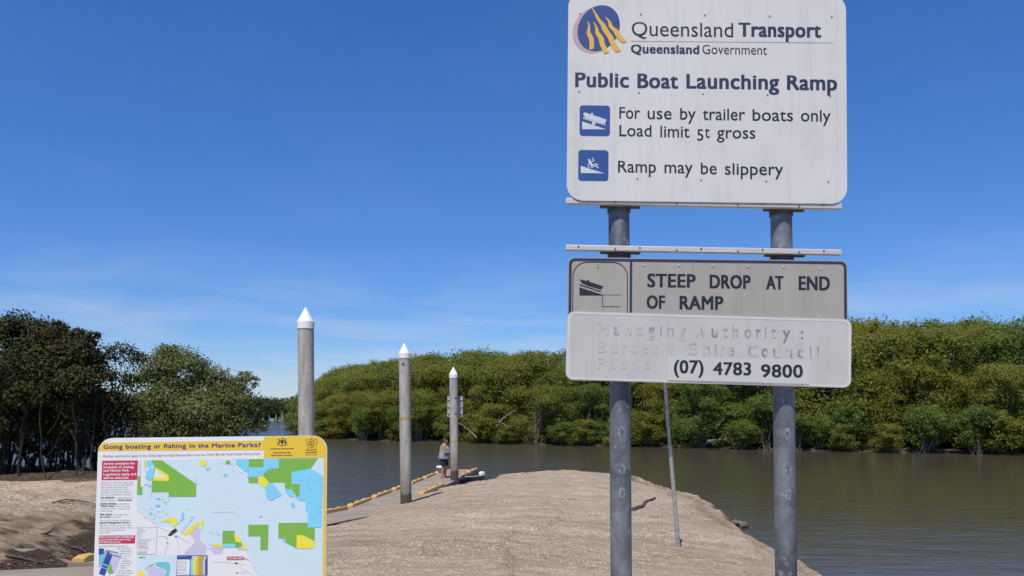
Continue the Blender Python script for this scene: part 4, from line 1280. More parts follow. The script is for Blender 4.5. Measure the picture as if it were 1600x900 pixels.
# folded brochures picture
BR = poly('brochure_picture', [V7(265, 640), V7(385, 640), V7(300, 860), V7(230, 890)], o0, M['map_lilac'], PL)
multi('brochure_cover', [[V7(x, y) for x, y in q] for q in ([(110, 600), (165, 580), (160, 700), (112, 810)], [(165, 600), (205, 610), (150, 760), (118, 790)])], o0 + st_, M['map_teal'], BR)
multi('brochure_cover', [[V7(x, y) for x, y in q] for q in ([(215, 610), (275, 640), (178, 895), (112, 870)], [(112, 574), (172, 578), (168, 640), (112, 650)])], o0 + 2 * st_, M['map_deep'], BR)
multi('brochure_cover', [[V7(x, y) for x, y in q] for q in ([(196, 590), (340, 620), (335, 632), (190, 600)], [(230, 630), (375, 672), (370, 684), (230, 642)])], o0 + 2.6 * st_, M['map_grey'], BR)
multi('brochure_cover', [[V7(x, y) for x, y in q] for q in ([(150, 745), (225, 775), (222, 790), (146, 762)], [(140, 790), (215, 812), (212, 822), (138, 800)])], o0 + 3 * st_, M['map_teal'], BR)
poly('brochure_cover', [V7(x, y) for x, y in [(246, 730), (280, 860), (245, 868), (212, 855)]], o0 + 2 * st_, M['map_green'], BR)
# the map sheet
ml = V5(553, 358); mr = (ru, V6(690, 347)[1])
MAP = poly('map', [(V5(570, 368)[0], V5(570, 368)[1]), (ru - .0005, mr[1]), (ru - .0005, -1.12), (V7(555, 900)[0], -1.12)], o0, M['map_sea'], PL)
o1 = o0 + st_; o2 = o1 + st_; o3 = o2 + st_
D = lambda Vf, L: [Vf(x, y) for x, y in L]
E_ = lambda Vf, x, y, a, b_: [Vf(x + a * math.cos(t), y + b_ * math.sin(t)) for t in np.linspace(0, 5.9, 16)]
land = D(V7, [(556, 120), (680, 205), (800, 310), (990, 335), (1080, 405), (1180, 405), (1275, 285), (1320, 470), (1390, 545)]) + D(V8, [(30, 560), (205, 572), (360, 572), (440, 560), (500, 640), (540, 700), (570, 760), (570, 820), (640, 905), (655, 1000)]) + D(V7, [(556, 1000)])
multi('land', [land, D(V5, [(602, 372), (640, 372), (640, 460), (655, 540), (655, 680), (602, 680)])], o1, M['map_white'], MAP)
multi('coast_flats', [D(V7, [(1180, 415), (1260, 300), (1300, 360), (1300, 470), (1380, 560), (1360, 650), (1100, 650), (1180, 560), (1240, 500)]), D(V8, [(20, 575), (100, 560), (230, 570), (200, 640), (120, 650), (80, 600)]), D(V8, [(360, 572), (440, 520), (470, 600), (400, 600)])], o1 + .3 * st_, M['map_lilac'], MAP)
multi('green_zone', [D(V5, [(725, 370), (850, 368), (1252, 648), (1250, 795), (930, 797), (930, 740), (732, 742), (735, 600), (768, 440)]), D(V5, [(566, 555), (598, 555), (598, 683), (622, 683), (620, 772), (558, 774)]),
                     D(V6, [(520, 356), (690, 353), (690, 450), (520, 452)]), D(V6, [(878, 349), (1330, 342), (1242, 466), (1020, 505), (1020, 645), (1115, 650), (1115, 795), (1075, 795), (1020, 705), (940, 700), (940, 628), (760, 628), (682, 550), (740, 480), (870, 460)]),
                     D(V6, [(515, 570), (630, 568), (630, 635), (515, 636)]), D(V6, [(250, 374), (298, 372), (298, 412), (250, 414)]),
                     D(V8, [(512, 300), (748, 298), (740, 594), (655, 595), (655, 432), (512, 434)]), D(V8, [(865, 278), (1205, 275), (1208, 335), (1290, 335), (1288, 490), (1150, 420), (1080, 420), (1078, 574), (950, 510), (950, 458), (865, 458)]),
                     D(V8, [(212, 370), (350, 368), (360, 500), (430, 508), (436, 550), (380, 570), (360, 560), (360, 518), (208, 520)])], o1 + .6 * st_, M['map_green'], MAP)
multi('blue_zone', [D(V5, [(672, 374), (728, 372), (765, 450), (745, 580), (700, 612), (665, 580), (675, 450)]), D(V5, [(690, 640), (730, 660), (725, 690), (700, 670)]), E_(V5, 1390, 470, 25, 20), E_(V5, 810, 820, 26, 12), E_(V5, 885, 858, 14, 8),
                    D(V6, [(370, 357), (520, 356), (520, 452), (690, 450), (690, 353), (875, 350), (870, 460), (740, 480), (672, 550), (515, 568), (512, 520), (370, 412)]),
                    D(V6, [(760, 630), (790, 632), (900, 760), (895, 785), (770, 838), (720, 800), (720, 720), (702, 695)]), D(V6, [(945, 703), (1020, 705), (1060, 793), (1000, 795), (945, 740)]),
                    D(V6, [(1020, 505), (1242, 466), (1388, 555), (1384, 800)]) + D(V8, [(1378, 0), (1368, 330), (1208, 333), (1208, 146), (1185, 146), (1185, 22), (1110, 18)]) + D(V6, [(1062, 795), (1115, 795), (1115, 650), (1020, 645)]),
                    D(V6, [(218, 540), (245, 520), (268, 538), (242, 562)]), E_(V8, 1035, 65, 22, 35), E_(V8, 660, 202, 16, 14), D(V8, [(210, 521), (360, 519), (360, 568), (210, 572)]), E_(V8, 930, 480, 18, 20), E_(V8, 775, 0, 32, 12),
                    E_(V7, 800, 75, 30, 14), E_(V7, 722, 165, 18, 16), D(V7, [(1080, 160), (1105, 150), (1110, 215), (1085, 258), (1062, 250), (1085, 210)])], o1 + .8 * st_, M['map_blue'], MAP)
multi('yellow_zone', [D(V5, [(745, 606), (775, 450), (860, 500), (932, 550), (930, 612)]), D(V5, [(640, 376), (665, 376), (660, 450), (638, 448)]), E_(V5, 1335, 402, 46, 34), D(V6, [(630, 570), (682, 548), (757, 628), (700, 695), (630, 635)]),
                      D(V8, [(1080, 420), (1150, 420), (1287, 490), (1280, 576), (1078, 578)]), D(V8, [(345, 412), (380, 410), (510, 592), (470, 594), (430, 508), (365, 500)]), D(V8, [(35, 525), (205, 522), (200, 570)]),
                      D(V7, [(830, 265), (980, 205), (1055, 270), (990, 325), (960, 270)]), D(V7, [(1085, 405), (1270, 265), (1290, 290), (1180, 405), (1120, 420)]), D(V7, [(1290, 258), (1345, 250), (1315, 370)])], o2, M['map_lemon'], MAP)
multi('island', [D(V5, [(750, 562), (780, 470), (830, 530), (890, 545), (860, 580), (800, 565)]), E_(V5, 690, 475, 12, 24), E_(V5, 735, 450, 9, 18)], o2 + .3 * st_, M['map_white'], MAP)
multi('town', [D(V7, [(918, 428), (960, 370), (1010, 338), (1035, 372), (1000, 400), (960, 430)]), E_(V7, 1015, 440, 12, 8), E_(V7, 908, 458, 7, 7), E_(V7, 912, 510, 7, 9), E_(V8, 373, 750, 16, 11), E_(V8, 380, 862, 9, 9)], o2, M['map_black'], MAP)
rd = lines(V7, 0, 0, 1, None, [[(556, 130), (690, 225), (800, 320), (980, 400), (1180, 520)], [(1030, 440), (1040, 540), (1060, 640)], [(930, 520), (890, 600), (890, 650)], [(795, 440), (900, 436)], [(1080, 390), (1240, 195)]], 2.6)
rd += lines(V8, 0, 0, 1, None, [[(90, 740), (200, 735), (350, 750), (470, 770)], [(470, 690), (540, 720), (575, 800), (610, 870)], [(410, 790), (470, 840), (560, 880)], [(385, 865), (480, 862)], [(90, 152), (360, 150)]], 2.4)
rd += lines(V5, 0, 0, 1, None, [[(600, 372), (600, 680)], [(1255, 580), (1252, 650), (1290, 650)], [(930, 795), (930, 850)], [(730, 742), (732, 800)]], 2.2)
rd += lines(V6, 0, 0, 1, None, [[(190, 410), (345, 412)], [(298, 372), (298, 460)], [(512, 470), (512, 570)], [(1120, 600), (1120, 650)], [(1068, 800), (1068, 840)]], 2.2)
multi('road_line', rd, o2 + .5 * st_, M['map_grey'], MAP, True)
sm = []
rq = random.Random(3)
for Vf, x0, y0, x1, y1, cnt in [(V6, 390, 370, 860, 560, 12), (V6, 880, 380, 1230, 620, 12), (V6, 1040, 500, 1360, 840, 14), (V8, 1220, 20, 1360, 300, 7), (V8, 540, 320, 730, 420, 3), (V8, 900, 300, 1250, 560, 7), (V5, 1030, 680, 1100, 690, 1), (V5, 600, 560, 930, 880, 12), (V7, 640, 100, 1240, 260, 16), (V8, 30, 360, 380, 470, 8)]:
    for _ in range(cnt):
        x, y = rq.uniform(x0, x1), rq.uniform(y0, y1); l = rq.uniform(10, 34)
        sm.append([Vf(x, y), Vf(x + l, y), Vf(x + l, y + 4), Vf(x, y + 4)])
multi('place_name', sm, o3, M['map_grey'], MAP, True)
# legend box, inset map, zone key, red tag
LB = poly('legend', D(V7, [(562, 645), (780, 645), (796, 332), (566, 332)]), o2, M['map_white'], MAP)
multi('legend_border', lines(V7, 0, 0, 1, None, [[(562, 645), (780, 645), (796, 332), (566, 332), (562, 645)]], 3), o3, M['map_grey'], LB, True)
multi('legend_entry', [D(V7, [(572, y), (572 + w_, y), (572 + w_, y + 4), (572, y + 4)]) for y, w_ in [(346, 55), (364, 90), (382, 85), (400, 40), (414, 35), (430, 60), (448, 30), (466, 155), (484, 155), (500, 120), (516, 110), (532, 115), (546, 100), (560, 120), (576, 130), (604, 115), (622, 110), (634, 100)]] + [E_(V7, 752, 465, 6, 6)], o3, M['map_grey'], LB, True)
IN = poly('inset_map', D(V7, [(566, 658), (1012, 655), (1005, 1010), (562, 1010)]), o2, M['map_sea'], MAP)
multi('inset_flats', [D(V7, [(635, 800), (760, 775), (800, 810), (880, 800), (900, 905), (900, 990), (640, 990), (700, 860)])], o3, M['map_lilac'], IN)
multi('inset_blue', [D(V7, [(765, 745), (820, 735), (935, 735), (950, 800), (930, 905), (885, 905), (905, 830), (850, 800), (790, 785)])], o3 + .3 * st_, M['map_teal'], IN)
multi('inset_yellow', [D(V7, [(568, 845), (600, 835), (650, 870), (665, 990), (566, 990)])], o3 + .4 * st_, M['map_lemon'], IN)
multi('inset_green', [D(V7, [(685, 785), (750, 757), (758, 764), (700, 790)])], o3 + .5 * st_, M['map_green'], IN)
mwords(V7, IN, [('MAP A', 588, 655, 690, 16)], M['map_navy'], .03, off=o3)
ZK = poly('zone_key', D(V7, [(1020, 896), (1386, 895), (1386, 655), (1027, 656)]), o2, M['map_deep'], MAP)
poly('zone_list', D(V7, [(1030, 886), (1175, 886), (1180, 705), (1032, 706)]), o3, M['map_white'], ZK)
multi('zone_entry', [D(V7, [(1038, y), (1038 + w_, y), (1038 + w_, y + 4), (1038, y + 4)]) for y, w_ in [(722, 90), (738, 105), (754, 100), (770, 80), (786, 110), (802, 95), (818, 100), (834, 105), (850, 70), (866, 90)]] + [D(V7, [(1042, 668), (1150, 668), (1150, 673), (1042, 673)])], o3 + .4 * st_, M['map_grey'], ZK, True)
for x0, x1, mn in [(1186, 1218, 'map_blue'), (1218, 1245, 'map_lemon'), (1245, 1272, 'map_yellow'), (1272, 1302, 'map_orange'), (1302, 1330, 'map_green'), (1330, 1358, 'map_pink')]:
    poly('zone_stripe', D(V7, [(x0, 886), (x1, 886), (x1, 720), (x1 + 14, 690), (x1 + 16, 664), (x0 + 16, 664), (x0 + 14, 690), (x0, 720)]), o3, M[mn], ZK)
RT = poly('you_are_here_tag', D(V8, [(262, 711), (456, 709), (458, 690), (530, 722), (458, 697), (458, 671), (263, 673)]), o3, M['map_red'], MAP)
mwords(V8, RT, [('YOU ARE HERE', 272, 448, 703, 22)], M['map_white'], .03, off=o3 + st_)

# ------------------------------------------------------------------ thin pole on the sand
pb = at_z(1060, 855, 1.3)
for _ in range(8):
    z = float(ground_z(pb.x, pb.y)); pb = at_z(1060, 855, z)
pt = at_y(1038, 590, pb.y + .05)
pole = thing('marker_pole', 'thin leaning grey metal pole stuck in the sand between the sign posts', 'pole', pb)
ax = (pt - pb).normalized()
m_ = MB(); m_.tube([-ax * .3, ax * 1.63], .037, 16); m_.build('lower_tube', M['thin_pole'], pole)
m_ = MB(); m_.tube([ax * 1.60, ax * 1.66], .041, 16); m_.build('collar', M['galv'], pole)
m_ = MB(); m_.tube([ax * 1.62, ax * 2.95], .032, 16); m_.build('upper_tube', M['galv'], pole)

# ------------------------------------------------------------------ person on the pontoon
M['skin'] = mat('skin', (.40, .205, .135), .55, var=.05, vscale=12)
M['hair'] = mat('dark_hair', (.018, .013, .011), .5, var=.3, vscale=30)
M['top_cloth'] = mat('grey_top', (.17, .19, .24), .85, col2=(.30, .32, .37), vscale=9, bump=.3, bscale=25)
M['short_cloth'] = mat('navy_shorts', (.018, .020, .034), .85, var=.2, vscale=9)
pz = .40
pp = at_z(694, 747, float(deck_z(np.array(35.9))))
pz = float(deck_z(np.array(pp.y)))
PER = thing('person', 'barefoot person in grey sleeveless top and dark shorts looking down beside the farthest pile', 'person', (pp.x, pp.y, pz), R(8))


def skin_chain(chain_sets):
    bm = bmesh.new(); lay = bm.verts.layers.skin.verify()
    return bm, lay


def body_mesh():
    """figure facing +X, feet at z=0, height 1.66: capsules and ellipsoids fused by a voxel remesh into one skin"""
    mb = MB()
    def cap(pts, rad, n=14):
        mb.tube(pts, rad, n)
        for p, r in zip(pts, rad): mb.ball(p, r, 14, 10)
    # torso (stout)
    for c, s in [((.00, 0, .98), (.150, .185, .14)), ((.02, 0, 1.10), (.160, .180, .14)), ((.005, 0, 1.24), (.140, .175, .14)), ((-.01, 0, 1.35), (.110, .165, .10)), ((-.06, .08, .93), (.11, .10, .12)), ((-.06, -.08, .93), (.11, .10, .12)),
                 ((.09, .075, 1.24), (.075, .075, .07)), ((.09, -.075, 1.24), (.075, .075, .07))]:
        mb.ball((c[0], c[1] * 1.15, c[2]), 1, 20, 14, (s[0] * 1.2, s[1] * 1.15, s[2]))
    cap([(-.03, 0, 1.36), (.0, 0, 1.46)], [.075, .058])
    # head, looking down to +X
    mb.ball((.035, 0, 1.565), 1, 20, 14, (.098, .075, .112))
    mb.ball((.072, 0, 1.505), 1, 16, 10, (.060, .058, .055))
    cap([(.125, 0, 1.575), (.143, 0, 1.535), (.128, 0, 1.525)], [.012, .017, .013], 8)
    mb.ball((.120, 0, 1.49), .022, 10, 8); mb.ball((.126, 0, 1.478), 1, 10, 6, (.014, .024, .009))
    for sy in (-1, 1):
        mb.ball((.025, .078 * sy, 1.555), 1, 10, 8, (.022, .014, .034))
        mb.ball((.118, .030 * sy, 1.572), .013, 8, 6)
        # arms: upper arm down, forearm forward
        sh = Vector((-.02, .205 * sy, 1.345)); el = Vector((.02, .275 * sy, 1.075)); wr = Vector((.285, .085 * sy + .01, 1.13))
        cap([sh, sh.lerp(el, .5), el], [.080, .070, .055]); cap([el, el.lerp(wr, .4), wr], [.054, .050, .030])
        hd = wr + (wr - el).normalized() * .055
        cap([wr, hd], [.028, .036], 10)
        d = (wr - el).normalized(); s = Vector((0, -sy, 0)); up = Vector((0, 0, 1))
        for q in range(4):
            b0 = hd + d * .03 + up * (.027 - .018 * q); ln = (.040, .046, .043, .034)[q]
            k1 = b0 + d * ln * .7 + s * .010; k2 = k1 + d * ln * .35 + s * ln * .5; k3 = k2 + s * ln * .45 - d * .006
            cap([b0, k1, k2, k3], [.0105, .0098, .009, .008], 8)
        t0 = hd - d * .02 + up * .03; cap([t0, t0 + d * .03 + up * .018 + s * .012, t0 + d * .055 + up * .012 + s * .026], [.013, .0115, .0095], 8)
        # legs
        hp = Vector((-.01 + .03 * sy, .095 * sy, .90)); kn = Vector((.02 + .05 * sy, .11 * sy, .48)); an = Vector((-.025 + .07 * sy, .115 * sy, .08))
        cap([hp, hp.lerp(kn, .45), kn], [.130, .108, .074]); cap([kn, kn.lerp(an, .35) + Vector((-.015, 0, 0)), an], [.068, .068, .042])
        mb.ball(an + Vector((-.022, 0, -.045)), 1, 12, 8, (.036, .034, .034))
        cap([an + Vector((.02, 0, -.03)), an + Vector((.10, .008 * sy, -.052)), an + Vector((.145, .010 * sy, -.060))], [.038, .033, .022], 12)
        for q in range(5):
            b0 = an + Vector((.135 - .008 * q, (-.026 + .014 * q) * sy, -.064)); cap([b0, b0 + Vector((.032 - .003 * q, 0, -.002))], [.0125 - .001 * q, .0105 - .001 * q], 8)
    me = bpy.data.meshes.new('body'); me.from_pydata(mb.v, [], mb.f)
    o = bpy.data.objects.new('body', me); C.objects.link(o)
    r = o.modifiers.new('remesh', 'REMESH'); r.mode = 'VOXEL'; r.voxel_size = .0065; r.use_smooth_shade = True
    sm_ = o.modifiers.new('smooth', 'SMOOTH'); sm_.factor = .5; sm_.iterations = 3
    dg = bpy.context.evaluated_depsgraph_get(); dg.update()
    new = bpy.data.meshes.new_from_object(o.evaluated_get(dg))
    bpy.data.objects.remove(o)
    new.polygons.foreach_set('use_smooth', [True] * len(new.polygons))
    new.materials.clear(); new.materials.append(M['skin'])
    b = bpy.data.objects.new('body', new); C.objects.link(b); b.parent = PER
    return b


body_mesh()


def oval(cx_, cz, rx_, ry_, n=28, wob=0, tilt=0):
    rx_ *= 1.2; ry_ *= 1.15
    return [Vector((cx_ + rx_ * math.cos(t) * (1 + wob * math.sin(5 * t)), ry_ * math.sin(t) * (1 + wob * math.cos(7 * t)), cz + tilt * math.cos(t))) for t in [2 * math.pi * k / n for k in range(n)]]


m_ = MB()
m_.rings([oval(-.005, .80, .215, .245, wob=.03), oval(-.005, .88, .205, .235, wob=.025), oval(.01, .98, .196, .215, wob=.015), oval(.03, 1.10, .187, .196), oval(.025, 1.22, .180, .190), oval(.02, 1.30, .150, .172), oval(-.005, 1.355, .115, .135, tilt=-.015)], caps=False)
for sy in (-1, 1):
    m_.tube([(.11, .085 * sy, 1.30), (.07, .10 * sy, 1.395), (-.02, .105 * sy, 1.43), (-.10, .09 * sy, 1.38), (-.125, .075 * sy, 1.31)], .02, 8, squash=.5)
tp = m_.build('sleeveless_top', M['top_cloth'], PER)
sol = tp.modifiers.new('solid', 'SOLIDIFY'); sol.thickness = .006
for sy in (-1, 1):
    pass
m_ = MB()
m_.rings([oval(-.01, .99, .172, .202), oval(-.015, .90, .190, .212), oval(-.01, .82, .180, .212)], caps=False)
for sy in (-1, 1):
    hp = Vector((-.01 + .03 * sy, .098 * sy, .86)); kn = Vector((.02 + .05 * sy, .112 * sy, .52))
    m_.tube([hp, hp.lerp(kn, .4), kn], [.146, .134, .120], 20, caps=False)
m_.build('shorts', M['short_cloth'], PER)
m_ = MB(); rg2 = random.Random(4)
vs_ = []
m_.ball((.022, 0, 1.590), 1, 24, 14, (.104, .084, .108)); m_.ball((-.055, 0, 1.555), 1, 18, 12, (.045, .066, .085))
m_.v = [(min(x, .105 - max(0, 1.60 - z) * 1.5) if z < 1.64 else x, y, max(z, 1.50)) for x, y, z in m_.v]
m_.ball((-.105, 0, 1.60), 1, 14, 10, (.040, .040, .040)); m_.tube([(-.12, 0, 1.59), (-.15, 0, 1.54), (-.145, 0, 1.45), (-.13, 0, 1.39)], [.024, .028, .022, .008], 10)
m_.build('hair', M['hair'], PER)
m_ = MB()
for sy in (-1, 1): m_.ball((.1265, .030 * sy, 1.570), .0075, 8, 6)
m_.build('eyes', M['hair'], PER)

# bucket behind the person
bk = at_z(687.5, 739.5, .40)
M['white_plastic'] = mat('white_plastic', (.76, .76, .75), .4, var=.02)
M['grey_plastic'] = mat('grey_plastic', (.15, .16, .17), .5, var=.1)
BK = thing('esky_bucket', 'grey bucket with a white lid standing behind the person on the walkway', 'bucket', (bk.x, bk.y, .40))
m_ = MB(); m_.tube([(0, 0, 0), (0, 0, .26)], [.13, .155], 24); m_.build('bucket', M['grey_plastic'], BK)
m_ = MB(); m_.tube([(0, 0, .255), (0, 0, .31), (0, 0, .33), (0, 0, .345)], [.168, .168, .15, .06], 24); m_.build('lid', M['white_plastic'], BK)
m_ = MB(); m_.tube([(-.16, 0, .24), (-.15, -.09, .16), (0, -.165, .12), (.15, -.09, .16), (.16, 0, .24)], .006, 6); m_.build('handle', M['galv'], BK)

# dinghy with white outboard beyond the sand
dn = at_y(723, 748, 36.9)
M['hull_grey'] = mat('hull_grey', (.16, .165, .17), .45, metal=.4, var=.15)
DG = thing('dinghy', 'small grey aluminium dinghy with a white outboard, half hidden behind the sand by the pontoon', 'boat', (dn.x, dn.y, -.12), R(240))
m_ = MB(); rgs = []
for x, hw, zb, zt in [(-1.15, .46, .06, .44), (-.6, .52, .03, .44), (0, .52, .02, .45), (.6, .40, .05, .48), (1.05, .16, .16, .52), (1.2, .02, .28, .53)]:
    rgs.append([Vector((x, -hw, zt)), Vector((x, -hw * .8, zb + .1)), Vector((x, 0, zb)), Vector((x, hw * .8, zb + .1)), Vector((x, hw, zt))])
vs = [p for r_ in rgs for p in r_]
m_.add(vs, [(i * 5 + j, i * 5 + j + 1, (i + 1) * 5 + j + 1, (i + 1) * 5 + j) for i in range(5) for j in range(4)] + [(0, 1, 2, 3, 4)], False)
h_ = m_.build('hull', M['hull_grey'], DG); s_ = h_.modifiers.new('solid', 'SOLIDIFY'); s_.thickness = .012
m_ = MB()
for sgn in (-1, 1): m_.tube([Vector((r_[0].x, sgn * abs(r_[0].y), r_[0].z + .01)) for r_ in rgs], .026, 8)
m_.build('gunwale', M['aluminium'], DG)
for x in (-.5, .35):
    m_ = MB(); m_.box((x, 0, .32), (.22, .9, .03)); m_.build('seat', M['panel_back'], DG)
OB = thing('outboard_motor', 'white outboard motor cowling clamped to the stern of the dinghy', 'outboard motor', (0, 0, 0))
mw = Matrix.Translation(DG.location) @ Matrix.Rotation(R(33), 4, 'Z')
ob_ = at_y(753, 741.5, dn.y + 1.15)
OB.location = (ob_.x, ob_.y, ob_.z - .16); OB.rotation_euler = (0, 0, R(240))
m_ = MB()
def rb(z, a, b_): return [Vector((p[0], p[1], z)) for p in rrect(-a, -b_, a, b_, min(a, b_) * .5, 4)]
m_.rings([rb(.06, .13, .085), rb(.12, .15, .10), rb(.22, .15, .10), rb(.28, .12, .085), rb(.30, .06, .04)]); m_.build('cowling', M['white_plastic'], OB)
m_ = MB(); m_.rings([rb(.0, .10, .07), rb(.06, .135, .09)]); m_.build('lower_cowl', M['rubber_and_shade'], OB)
m_ = MB(); m_.tube([(0, 0, .02), (0, 0, -.35)], .05, 12, squash=.6); m_.box((-.02, 0, -.36), (.22, .012, .05)); m_.build('leg', M['grey_plastic'], OB)
m_ = MB(); m_.box((.13, 0, -.03), (.09, .14, .13)); m_.build('clamp_bracket', M['grey_plastic'], OB, bevel=.01)

# far jetty and moored boat at the bend -------------------------------------
j0 = at_z(436, 657.5, .0)
JT = thing('distant_jetty', 'tiny pale jetty with white posts at the far bend of the creek', 'jetty', (j0.x, j0.y, 0))
m_ = MB(); m_.box((0, 0, .75), (5.0, 1.6, .22)); m_.build('deck', M['concrete'], JT)
for x in (-2.2, -.5, 1.0, 2.3):
    m_ = MB(); m_.tube([(x, -.7, -1), (x, -.7, 2.3 if x in (1.0,) else 1.7)], .14 if x != 1.0 else .28, 10); m_.build('post', M['cap_white'], JT)
m_ = MB(); m_.tube([(-1.8, .5, .7), (-4.2, 1.0, 3.5)], .08, 8); m_.build('davit', M['galv'], JT)
c0 = at_z(397, 656, .0)
BO = thing('moored_boat', 'small white boat moored behind the rounded bush, canopy just showing', 'boat', (c0.x, c0.y, 0))
m_ = MB(); rgs = []
for x, hw, zb, zt in [(-3, 1.0, .0, .9), (-1, 1.15, -.1, .9), (1.5, 1.0, -.05, 1.0), (3.1, .1, .5, 1.2)]:
    rgs.append([Vector((x, -hw, zt)), Vector((x, -hw * .8, zb)), Vector((x, hw * .8, zb)), Vector((x, hw, zt))])
m_.rings(rgs, smooth=False); m_.build('hull', M['cap_white'], BO)
m_ = MB(); m_.rings([rb(1.0, 1.5, .8), rb(2.1, 1.2, .7)], smooth=False); m_.build('cabin', M['white_plastic'], BO)
m_ = MB(); m_.box((-.2, 0, 2.25), (3.2, 2.0, .10)); m_.build('canopy', M['cap_white'], BO, bevel=.03)

# ------------------------------------------------------------------ drift litter, sticks, stand-ins for a shadow and cracks
M['drift'] = mat('driftwood', (.12, .095, .072), .9, col2=(.05, .04, .03), vscale=9, bump=.4, bscale=30)
M['dead_leaf'] = mat('dead_leaf', (.30, .12, .035), .8, col2=(.16, .07, .03), vscale=9)
M['root_pale'] = mat('pale_root', (.30, .26, .22), .9, col2=(.17, .14, .11), vscale=6)


def on_ground(px, py, z=1.2):
    p = at_z(px, py, z)
    for _ in range(12):
        z = z * .4 + .6 * float(ground_z(p.x, p.y)); p = at_z(px, py, z)
    return p


def stick(px, py, pts, r, label, name='driftwood_or_stand_in', m='drift'):
    p = on_ground(px, py); o = thing(name, label, 'driftwood', p)
    mb = MB()
    for ch in pts:
        q = []
        for x, y, z in ch:
            gz = float(ground_z(p.x + x, p.y + y)) - p.z; q.append((x, y, gz + z))
        mb.tube(q, [r * (1 - .45 * i / (len(q) - 1)) for i in range(len(q))], 7)
    mb.build('branch', M[m], o)


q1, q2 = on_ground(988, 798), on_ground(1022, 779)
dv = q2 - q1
stick(988, 798, [[(dv.x * t + .05 * math.sin(7 * t), dv.y * t, .025) for t in (0, .2, .4, .6, .8, 1)]], .055, 'dark stick standing in for a shadow on the sand right of the nearer sign post')  # dark stick modelled in place of a cast shadow on the sand
stick(90, 797, [[(-.1, 0, .03), (.1, .1, .06), (.28, .15, .04), (.42, .3, .05)], [(.0, .05, .03), (.14, -.05, .05), (.26, .12, .04)]], .016, 'small forked twig on the pale top of the left bank')
stick(70, 838, [[(0, 0, .0), (.10, -.03, .07), (.14, .05, .16)], [(.10, -.03, .07), (.02, -.12, .05)]], .02, 'dark forked stick added for a crack in the middle of the left cut bank')  # dark stick shape added where the bank has a crack
stick(112, 857, [[(0, 0, .02), (.12, .03, .05), (.24, .0, .03)], [(.12, .03, .05), (.18, .12, .10)]], .022, 'dark stick added for a crack low on the left cut bank near the yellow kerb')  # second added stick shape, in place of a crack lower down
stick(30, 872, [[(-.2, 0, .02), (0, .05, .04), (.35, .15, .03), (.55, .2, .02)]], .018, 'thin dark stick along the foot of the left bank')


def clod(px, py, s, label, m, name='dirt_clod', cat='clod', seed=1):
    p = on_ground(px, py); mb = MB(); mb.ball((0, 0, 0), 1, 16, 10, s); q = random.Random(seed)
    ph = [q.uniform(0, 6) for _ in range(6)]
    mb.v = [(x * (1 + .14 * math.sin(7 * y / s[1] + ph[0]) + .1 * math.sin(5 * z / s[2] + ph[1])), y * (1 + .12 * math.sin(6 * x / s[0] + ph[2])), z * (1 + .18 * math.sin(5 * x / s[0] + ph[3]) + .1 * math.sin(9 * y / s[1] + ph[4]))) for x, y, z in mb.v]
    o = mb.build(name, M[m]); o.location = (p.x, p.y, p.z + s[2] * .2); o.rotation_euler = (0, 0, q.uniform(0, 6))
    tag(o, label, cat)


M['clod_pale'] = mat('pale_clay', (.30, .24, .165), .95, col2=(.20, .155, .105), vscale=5, bump=.6, bscale=14)
M['clod'] = mat('clay_clod', (.20, .155, .11), .95, col2=(.10, .078, .055), vscale=5, bump=.6, bscale=14)
clod(28, 864, (.26, .14, .055), 'pale rounded clay clod at the foot of the left bank', 'clod_pale', seed=2)
clod(1158, 822, (.20, .13, .12), 'rough brown clod on the broken right-hand edge of the sand spit', 'clod', seed=3)
clod(1148, 818, (.13, .10, .08), 'smaller clod just left of the rough one on the edge of the spit', 'clod', seed=4)
clod(1002, 745, (.22, .15, .05), 'low lump of sand on the far crest of the spit', 'clod', seed=6)
rl_ = random.Random(12)
for i in range(60):
    px, py = rl_.uniform(0, 120), rl_.uniform(866, 893) - 0
    py = 893 - (px / 150) * 22 - rl_.random() * 12
    p = on_ground(px, py)
    mb = MB(); L_ = rl_.uniform(.025, .05); mb.add([(-L_, 0, 0), (0, L_ * .4, .012), (L_, 0, .004), (0, -L_ * .4, .010)], [(0, 1, 2, 3)])
    o = mb.build('dead_leaf', M['dead_leaf']); o.location = (p.x, p.y, p.z + .012); o.rotation_euler = (rl_.uniform(-.4, .4), rl_.uniform(-.4, .4), rl_.uniform(0, 6))
    tag(o, 'dry orange-brown leaf in the litter along the foot of the left bank', 'leaf', 'dead leaves along the foot of the left bank')

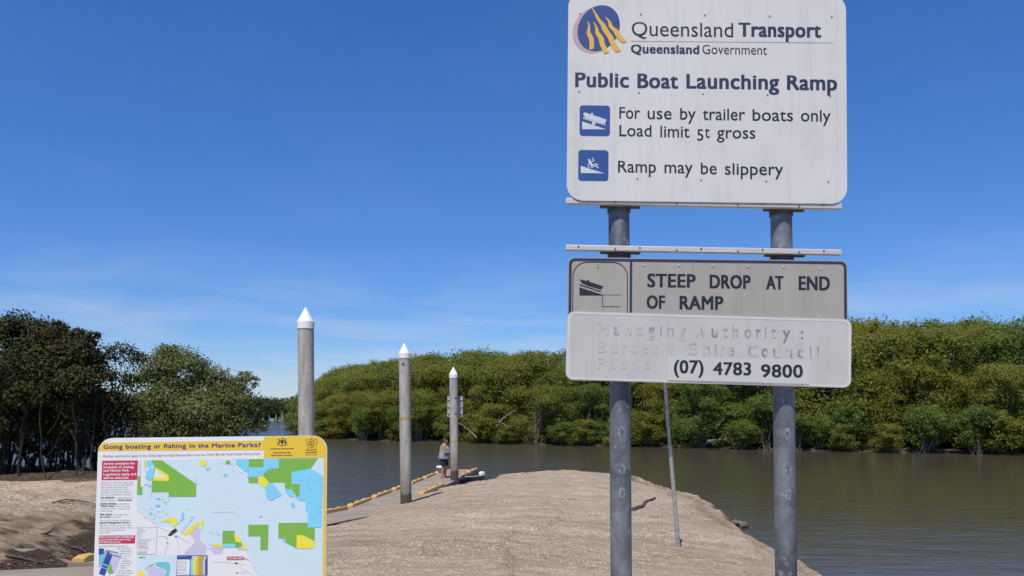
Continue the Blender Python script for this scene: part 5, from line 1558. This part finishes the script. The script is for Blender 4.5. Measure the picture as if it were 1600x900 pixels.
# pale fallen branches on the far shore
for i, (px, py, dx, dz, lab) in enumerate([(745, 684, -2.3, 1.7, 'pale bare branch leaning out of the mangroves left of the farthest pile'), (775, 668, 1.8, 1.6, 'pale bare branch in the dark gap right of the farthest pile'), (805, 672, -2.2, 1.1, 'pale crossed branch in the same dark gap, nearer the water'),
                                     (835, 676, 2.0, .9, 'low pale root sprawling in the dark gap over the mud'), (1118, 668, 1.6, 1.4, 'bare grey branch in the dark gap between the two sign posts'), (1105, 690, 3.2, .12, 'grey fallen trunk lying on the mud between the sign posts')]):
    Y = 4437 / (693 - 636) - 1 if px < 1000 else 68.2
    p = at_y(px, py, Y); o = thing('fallen_branch', lab, 'driftwood', p)
    mb = MB(); q = random.Random(i); branch(mb, q, (0, 0, 0), (dx, .3, dz if i != 5 else .1), .07 if i != 5 else .16, .03, .1, 8)
    for s_ in range(3): branch(mb, q, (dx * (.3 + .2 * s_), .1, dz * (.3 + .2 * s_)), (dx * (.3 + .2 * s_) + q.uniform(-.8, .8), .2, dz * (.3 + .2 * s_) + q.uniform(.3, .9)), .03, .012, .1, 5)
    mb.build('branch', M['root_pale'], o)

# shell grit and small stones strewn over the spit
def strew(name, n, seed, smin, smax, m, label):
    q = np.random.RandomState(seed); V = []; Fc = []
    X = q.uniform(-4.6, 6.0, n * 3); Y = 7 + 19 * q.rand(n * 3) ** 1.3
    keep = (vnoise(X, Y, .8, seed) + vnoise(X, Y, 2.6, seed + 1) * .6 + q.uniform(-.25, .25, n * 3)) > .05
    X, Y = X[keep][:n], Y[keep][:n]
    d, _ = poly_field(X, Y, SPIT); k_ = d > .4; X, Y = X[k_], Y[k_]
    Z = ground_z(X, Y)
    mb = MB()
    for x, y, z in zip(X, Y, Z):
        r = q.uniform(smin, smax); a = q.uniform(0, 3.1); c_, s_ = math.cos(a) * r, math.sin(a) * r; e = q.uniform(.5, .9); h = r * q.uniform(.3, .6)
        mb.add([(x + c_, y + s_, z), (x - s_ * e, y + c_ * e, z + .1 * h), (x - c_ * .9, y - s_ * .9, z), (x + s_ * e, y - c_ * e, z), (x + .2 * c_, y, z + h)], [(0, 1, 4), (1, 2, 4), (2, 3, 4), (3, 0, 4)])
    tag(mb.build(name, m), label, 'shells' if 'shell' in name else 'stones', kind='stuff')


M['shell'] = mat('shell_white', (.54, .47, .38), .7, var=.2, vscale=9)
M['stone'] = mat('dark_stone', (.085, .068, .052), .85, col2=(.19, .155, .12), vscale=4)
strew('shell_grit', 1700, 51, .007, .018, M['shell'], 'small bleached shell pieces strewn over the sand spit')
strew('small_stones', 700, 61, .010, .030, M['stone'], 'small dark stones and debris strewn over the sand spit')
